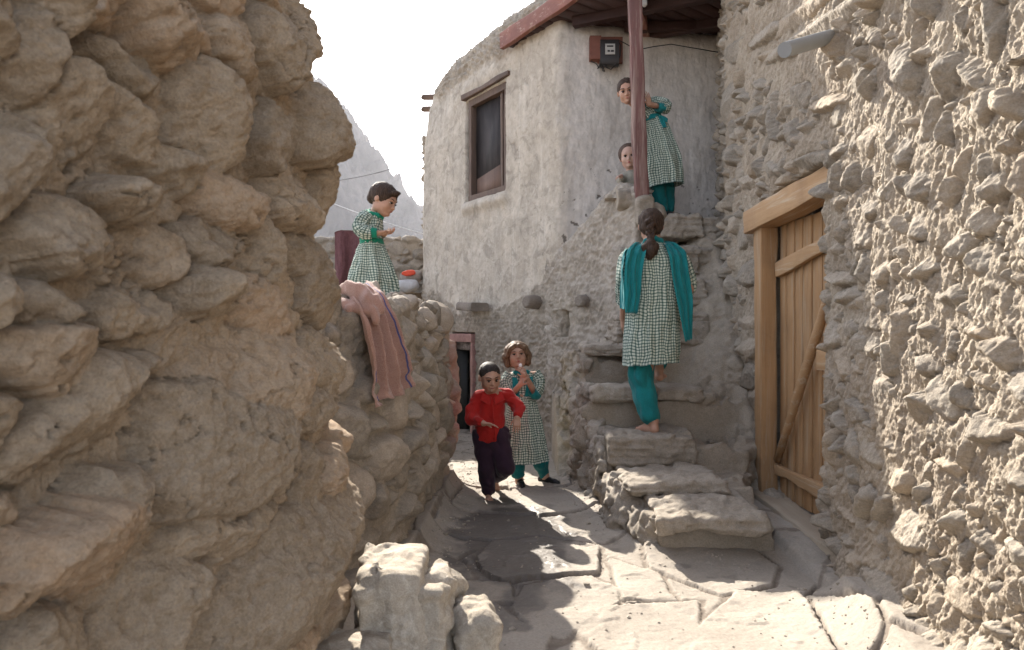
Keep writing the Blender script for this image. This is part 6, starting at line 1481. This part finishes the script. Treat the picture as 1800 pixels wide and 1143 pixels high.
# ---------------------------------------------------------------- girl leaning round the porch post
def build_porch():
    Y = 6.22; J = lambda x, y, d=0.: vec(*P(x, y, Y))+vec(0, d, 0)
    root = empty('person', (J(1175, 380)[0], Y, 2.25), 'girl with tied back hair in a checked dress leaning out around the porch post', 'person')
    H = .228; C = J(1099, 168, -.10); R = frame((-.22, -.93, -.30), (-.20, -.30, 1)); nk = J(1121, 190, -.02)
    def B(f):
        L = head(f, C, R, H, nk, .038)
        f.chain([J(1128, 192), J(1140, 206), J(1158, 250)], [.075, .075, .09], .03); f.cone(J(1118, 200, -.06), J(1144, 182, .04), .04, .04, .03)
        f.chain([J(1148, 182, .03), J(1170, 193, -.05), J(1134, 193, -.15)], [.036, .029, .021], .014)
        f.chain([J(1116, 203, -.06), J(1118, 225, -.10), J(1124, 205, -.02)], [.034, .028, .02], .014)
        hand(f, J(1136, 193, -.15), (-.35, -.30, 1), (-.4, .8, 0), .125, .30, -1, .18)
        f.chain([J(1152, 260, 0), J(1157, 320, 0), J(1168, 375)], [.07, .05, .035], .02); f.chain([J(1168, 260, .06), J(1177, 320, .06), J(1181, 372, .06)], [.07, .05, .035], .02)
        return L
    lo, hi = bounds([J(1075, 130, .3), J(1210, 392, -.35)], .02)
    body, L = skinned(lo, hi, .0055, B, 'body', SK, root); face(L, R, H, body, eye=.6, mouth='flat', look=(-.3, -.6))
    hair_cap(L, R, H, HB, root, puff=.010, low=.0, lift=.07, extra=lambda f: f.ell(L(0, -.42, .0), vec(.14, .12, .14)*H, R, .03))
    loft('bodice', [(J(1124, 189, -.01), vec(.046, 0, -.02), vec(0, .05, 0), 0), (J(1130, 194, 0), vec(.095, 0, .05), vec(0, .085, 0), .01), (J(1136, 200, 0), vec(.095, 0, .045), vec(0, .10, 0), .02), (J(1144, 213, 0), vec(.090, 0, .02), vec(0, .095, 0), .02)], GING2, root, .60, rows=34, folds_k=5, seed=71)
    garment('collar', TEAL, root, [([J(1136, 184, -.05), J(1126, 196, -.09), J(1114, 200, -.07), J(1112, 212, -.06)], [.016, .018, .018, .02])], .006, None, .012)
    sweep_cloth('sleeve', [J(1143, 180, .03), J(1155, 180, .02), J(1166, 186, -.02), J(1169, 193, -.06), J(1158, 196, -.10)], [(.050, .03), (.060, .08), (.062, .10), (.058, .10), (.044, .05)], GING2, root, .36, rows=40, folds_k=5, seed=72, nseg=56)
    sweep_cloth('cuff', [J(1161, 196, -.09), J(1154, 197, -.115), J(1149, 196, -.13)], [(.044, .03), (.042, .04), (.036, .03)], TEAL, root, rows=12, folds_k=4, seed=73, nseg=36, crump=.0012)
    bl = loft('belt', [(J(1143, 206, 0), vec(.096, 0, .02), vec(0, .102, 0), .01), (J(1146, 214, 0), vec(.097, 0, .02), vec(0, .104, 0), .01)], TEAL, root, .6, rows=8, folds_k=4, seed=74, crump=.0008)
    drape('bow_tail', [J(1152, 209, -.10), J(1155, 220, -.12), J(1159, 234, -.13)], [J(1160, 208, -.09), J(1163, 219, -.12), J(1167, 232, -.13)], TEAL, bl, .006, 1, (0, -1, 0), 3, .004, 16, 24); drape('bow_tail', [J(1156, 208, -.09), J(1164, 211, -.10), J(1170, 216, -.10)], [J(1157, 216, -.10), J(1164, 220, -.11), J(1169, 222, -.11)], TEAL, bl, .006, 1, (0, -1, 0), 5, .004, 16, 24)
    loft('skirt', [(J(1146, 210, 0), vec(.090, 0, .02), vec(0, .096, 0), .03), (J(1150, 222, 0), vec(.118, 0, .02), vec(0, .115, 0), .06), (J(1158, 255, 0), vec(.150, 0, .01), vec(0, .14, 0), .075), (J(1165, 290, 0), vec(.168, 0, .01), vec(0, .16, 0), .08), (J(1168, 328, 0), vec(.165, 0, .022), vec(0, .165, 0), .09)], GING2, root, 1.12, rows=90, folds_k=9, seed=75, nseg=180)
    garment('trousers', TEALD, root, [([J(1152, 300, 0), J(1157, 330, 0), J(1165, 368, 0)], [.075, .068, .056]), ([J(1168, 300, .06), J(1176, 330, .06), J(1179, 366, .06)], [.075, .065, .054])], .0075, folds(79, .008, 1), .015)
    shoe('shoe', J(1170, 380, .0), 2.262, (.15, -1), .19, root); shoe('shoe', J(1181, 378, .07), 2.262, (.35, -1), .19, root)
build_porch()

# ---------------------------------------------------------------- baby behind the parapet
def build_baby():
    Y = 6.55; J = lambda x, y, d=0.: vec(*P(x, y, Y))+vec(0, d, 0)
    root = empty('person', (J(1112, 388)[0], Y, 2.24), 'bald baby peeping over the mud parapet beside the porch post', 'person')
    H = .235; C = J(1105, 278, -.03); R = frame((-.22, -.95, -.12), (-.08, 0, 1)); nk = J(1110, 303, .0)
    def B(f):
        L = head(f, C, R, H, nk, .04, jaw=1.08, cheek=1.1); f.ell(L(0, -.05, .18), vec(.40, .45, .36)*H, R, .02)
        f.chain([J(1112, 312), J(1114, 345)], [.08, .09], .03); f.cone(J(1098, 312), J(1126, 312), .035, .035, .03)
        f.chain([J(1097, 312), J(1088, 322, -.10), J(1086, 318, -.20)], [.032, .026, .02], .012); f.chain([J(1126, 312), J(1124, 318, -.10), J(1116, 302, -.14)], [.032, .026, .02], .012)
        hand(f, J(1086, 317, -.21), (-.8, -.35, -.35), (-.1, -.1, -1), .085, .6, 1); hand(f, J(1116, 301, -.15), (-.5, -.2, .5), (-.4, -.6, -.2), .085, .8, -1)
        f.chain([J(1107, 345), J(1107, 384)], [.055, .035], .02); f.chain([J(1121, 345), J(1121, 384)], [.055, .035], .02)
        foot(f, J(1107, 384), vec(0, 0, -.03), (0, -1, 0), .11); foot(f, J(1121, 384), vec(0, 0, -.03), (0, -1, 0), .11)
        return L
    lo, hi = bounds([J(1070, 250, .2), J(1140, 392, -.33)], .02)
    body, L = skinned(lo, hi, .0048, B, 'body', SKP, root); face(L, R, H, body, eye=.9, mouth='o', brow=SKP)
    hair_cap(L, R, H, m_hair('baby down', (.06, .035, .028, 1), (.13, .085, .065, 1), (1, 1, 1)), root, puff=.062, low=.03, lift=.13, dis=lambda x, y, z: .0012*noise3(x*150, y*150, z*150, 3))
    garment('jumper', BEIGE, root, [([J(1112, 314), J(1113, 345)], [.098, .105]), ([J(1097, 312), J(1127, 312)], [.05, .05]), ([J(1097, 312), J(1089, 321, -.10), J(1088, 320, -.17)], [.046, .042, .034]), ([J(1126, 312), J(1124, 317, -.10), J(1118, 306, -.13)], [.046, .042, .034])], .007, folds(83, .006, 1), .02)
    garment('leggings', PUR, root, [([J(1107, 340), J(1107, 378)], [.068, .048]), ([J(1121, 340), J(1121, 378)], [.068, .048])], .008, folds(84, .005, 1), .02)
build_baby()
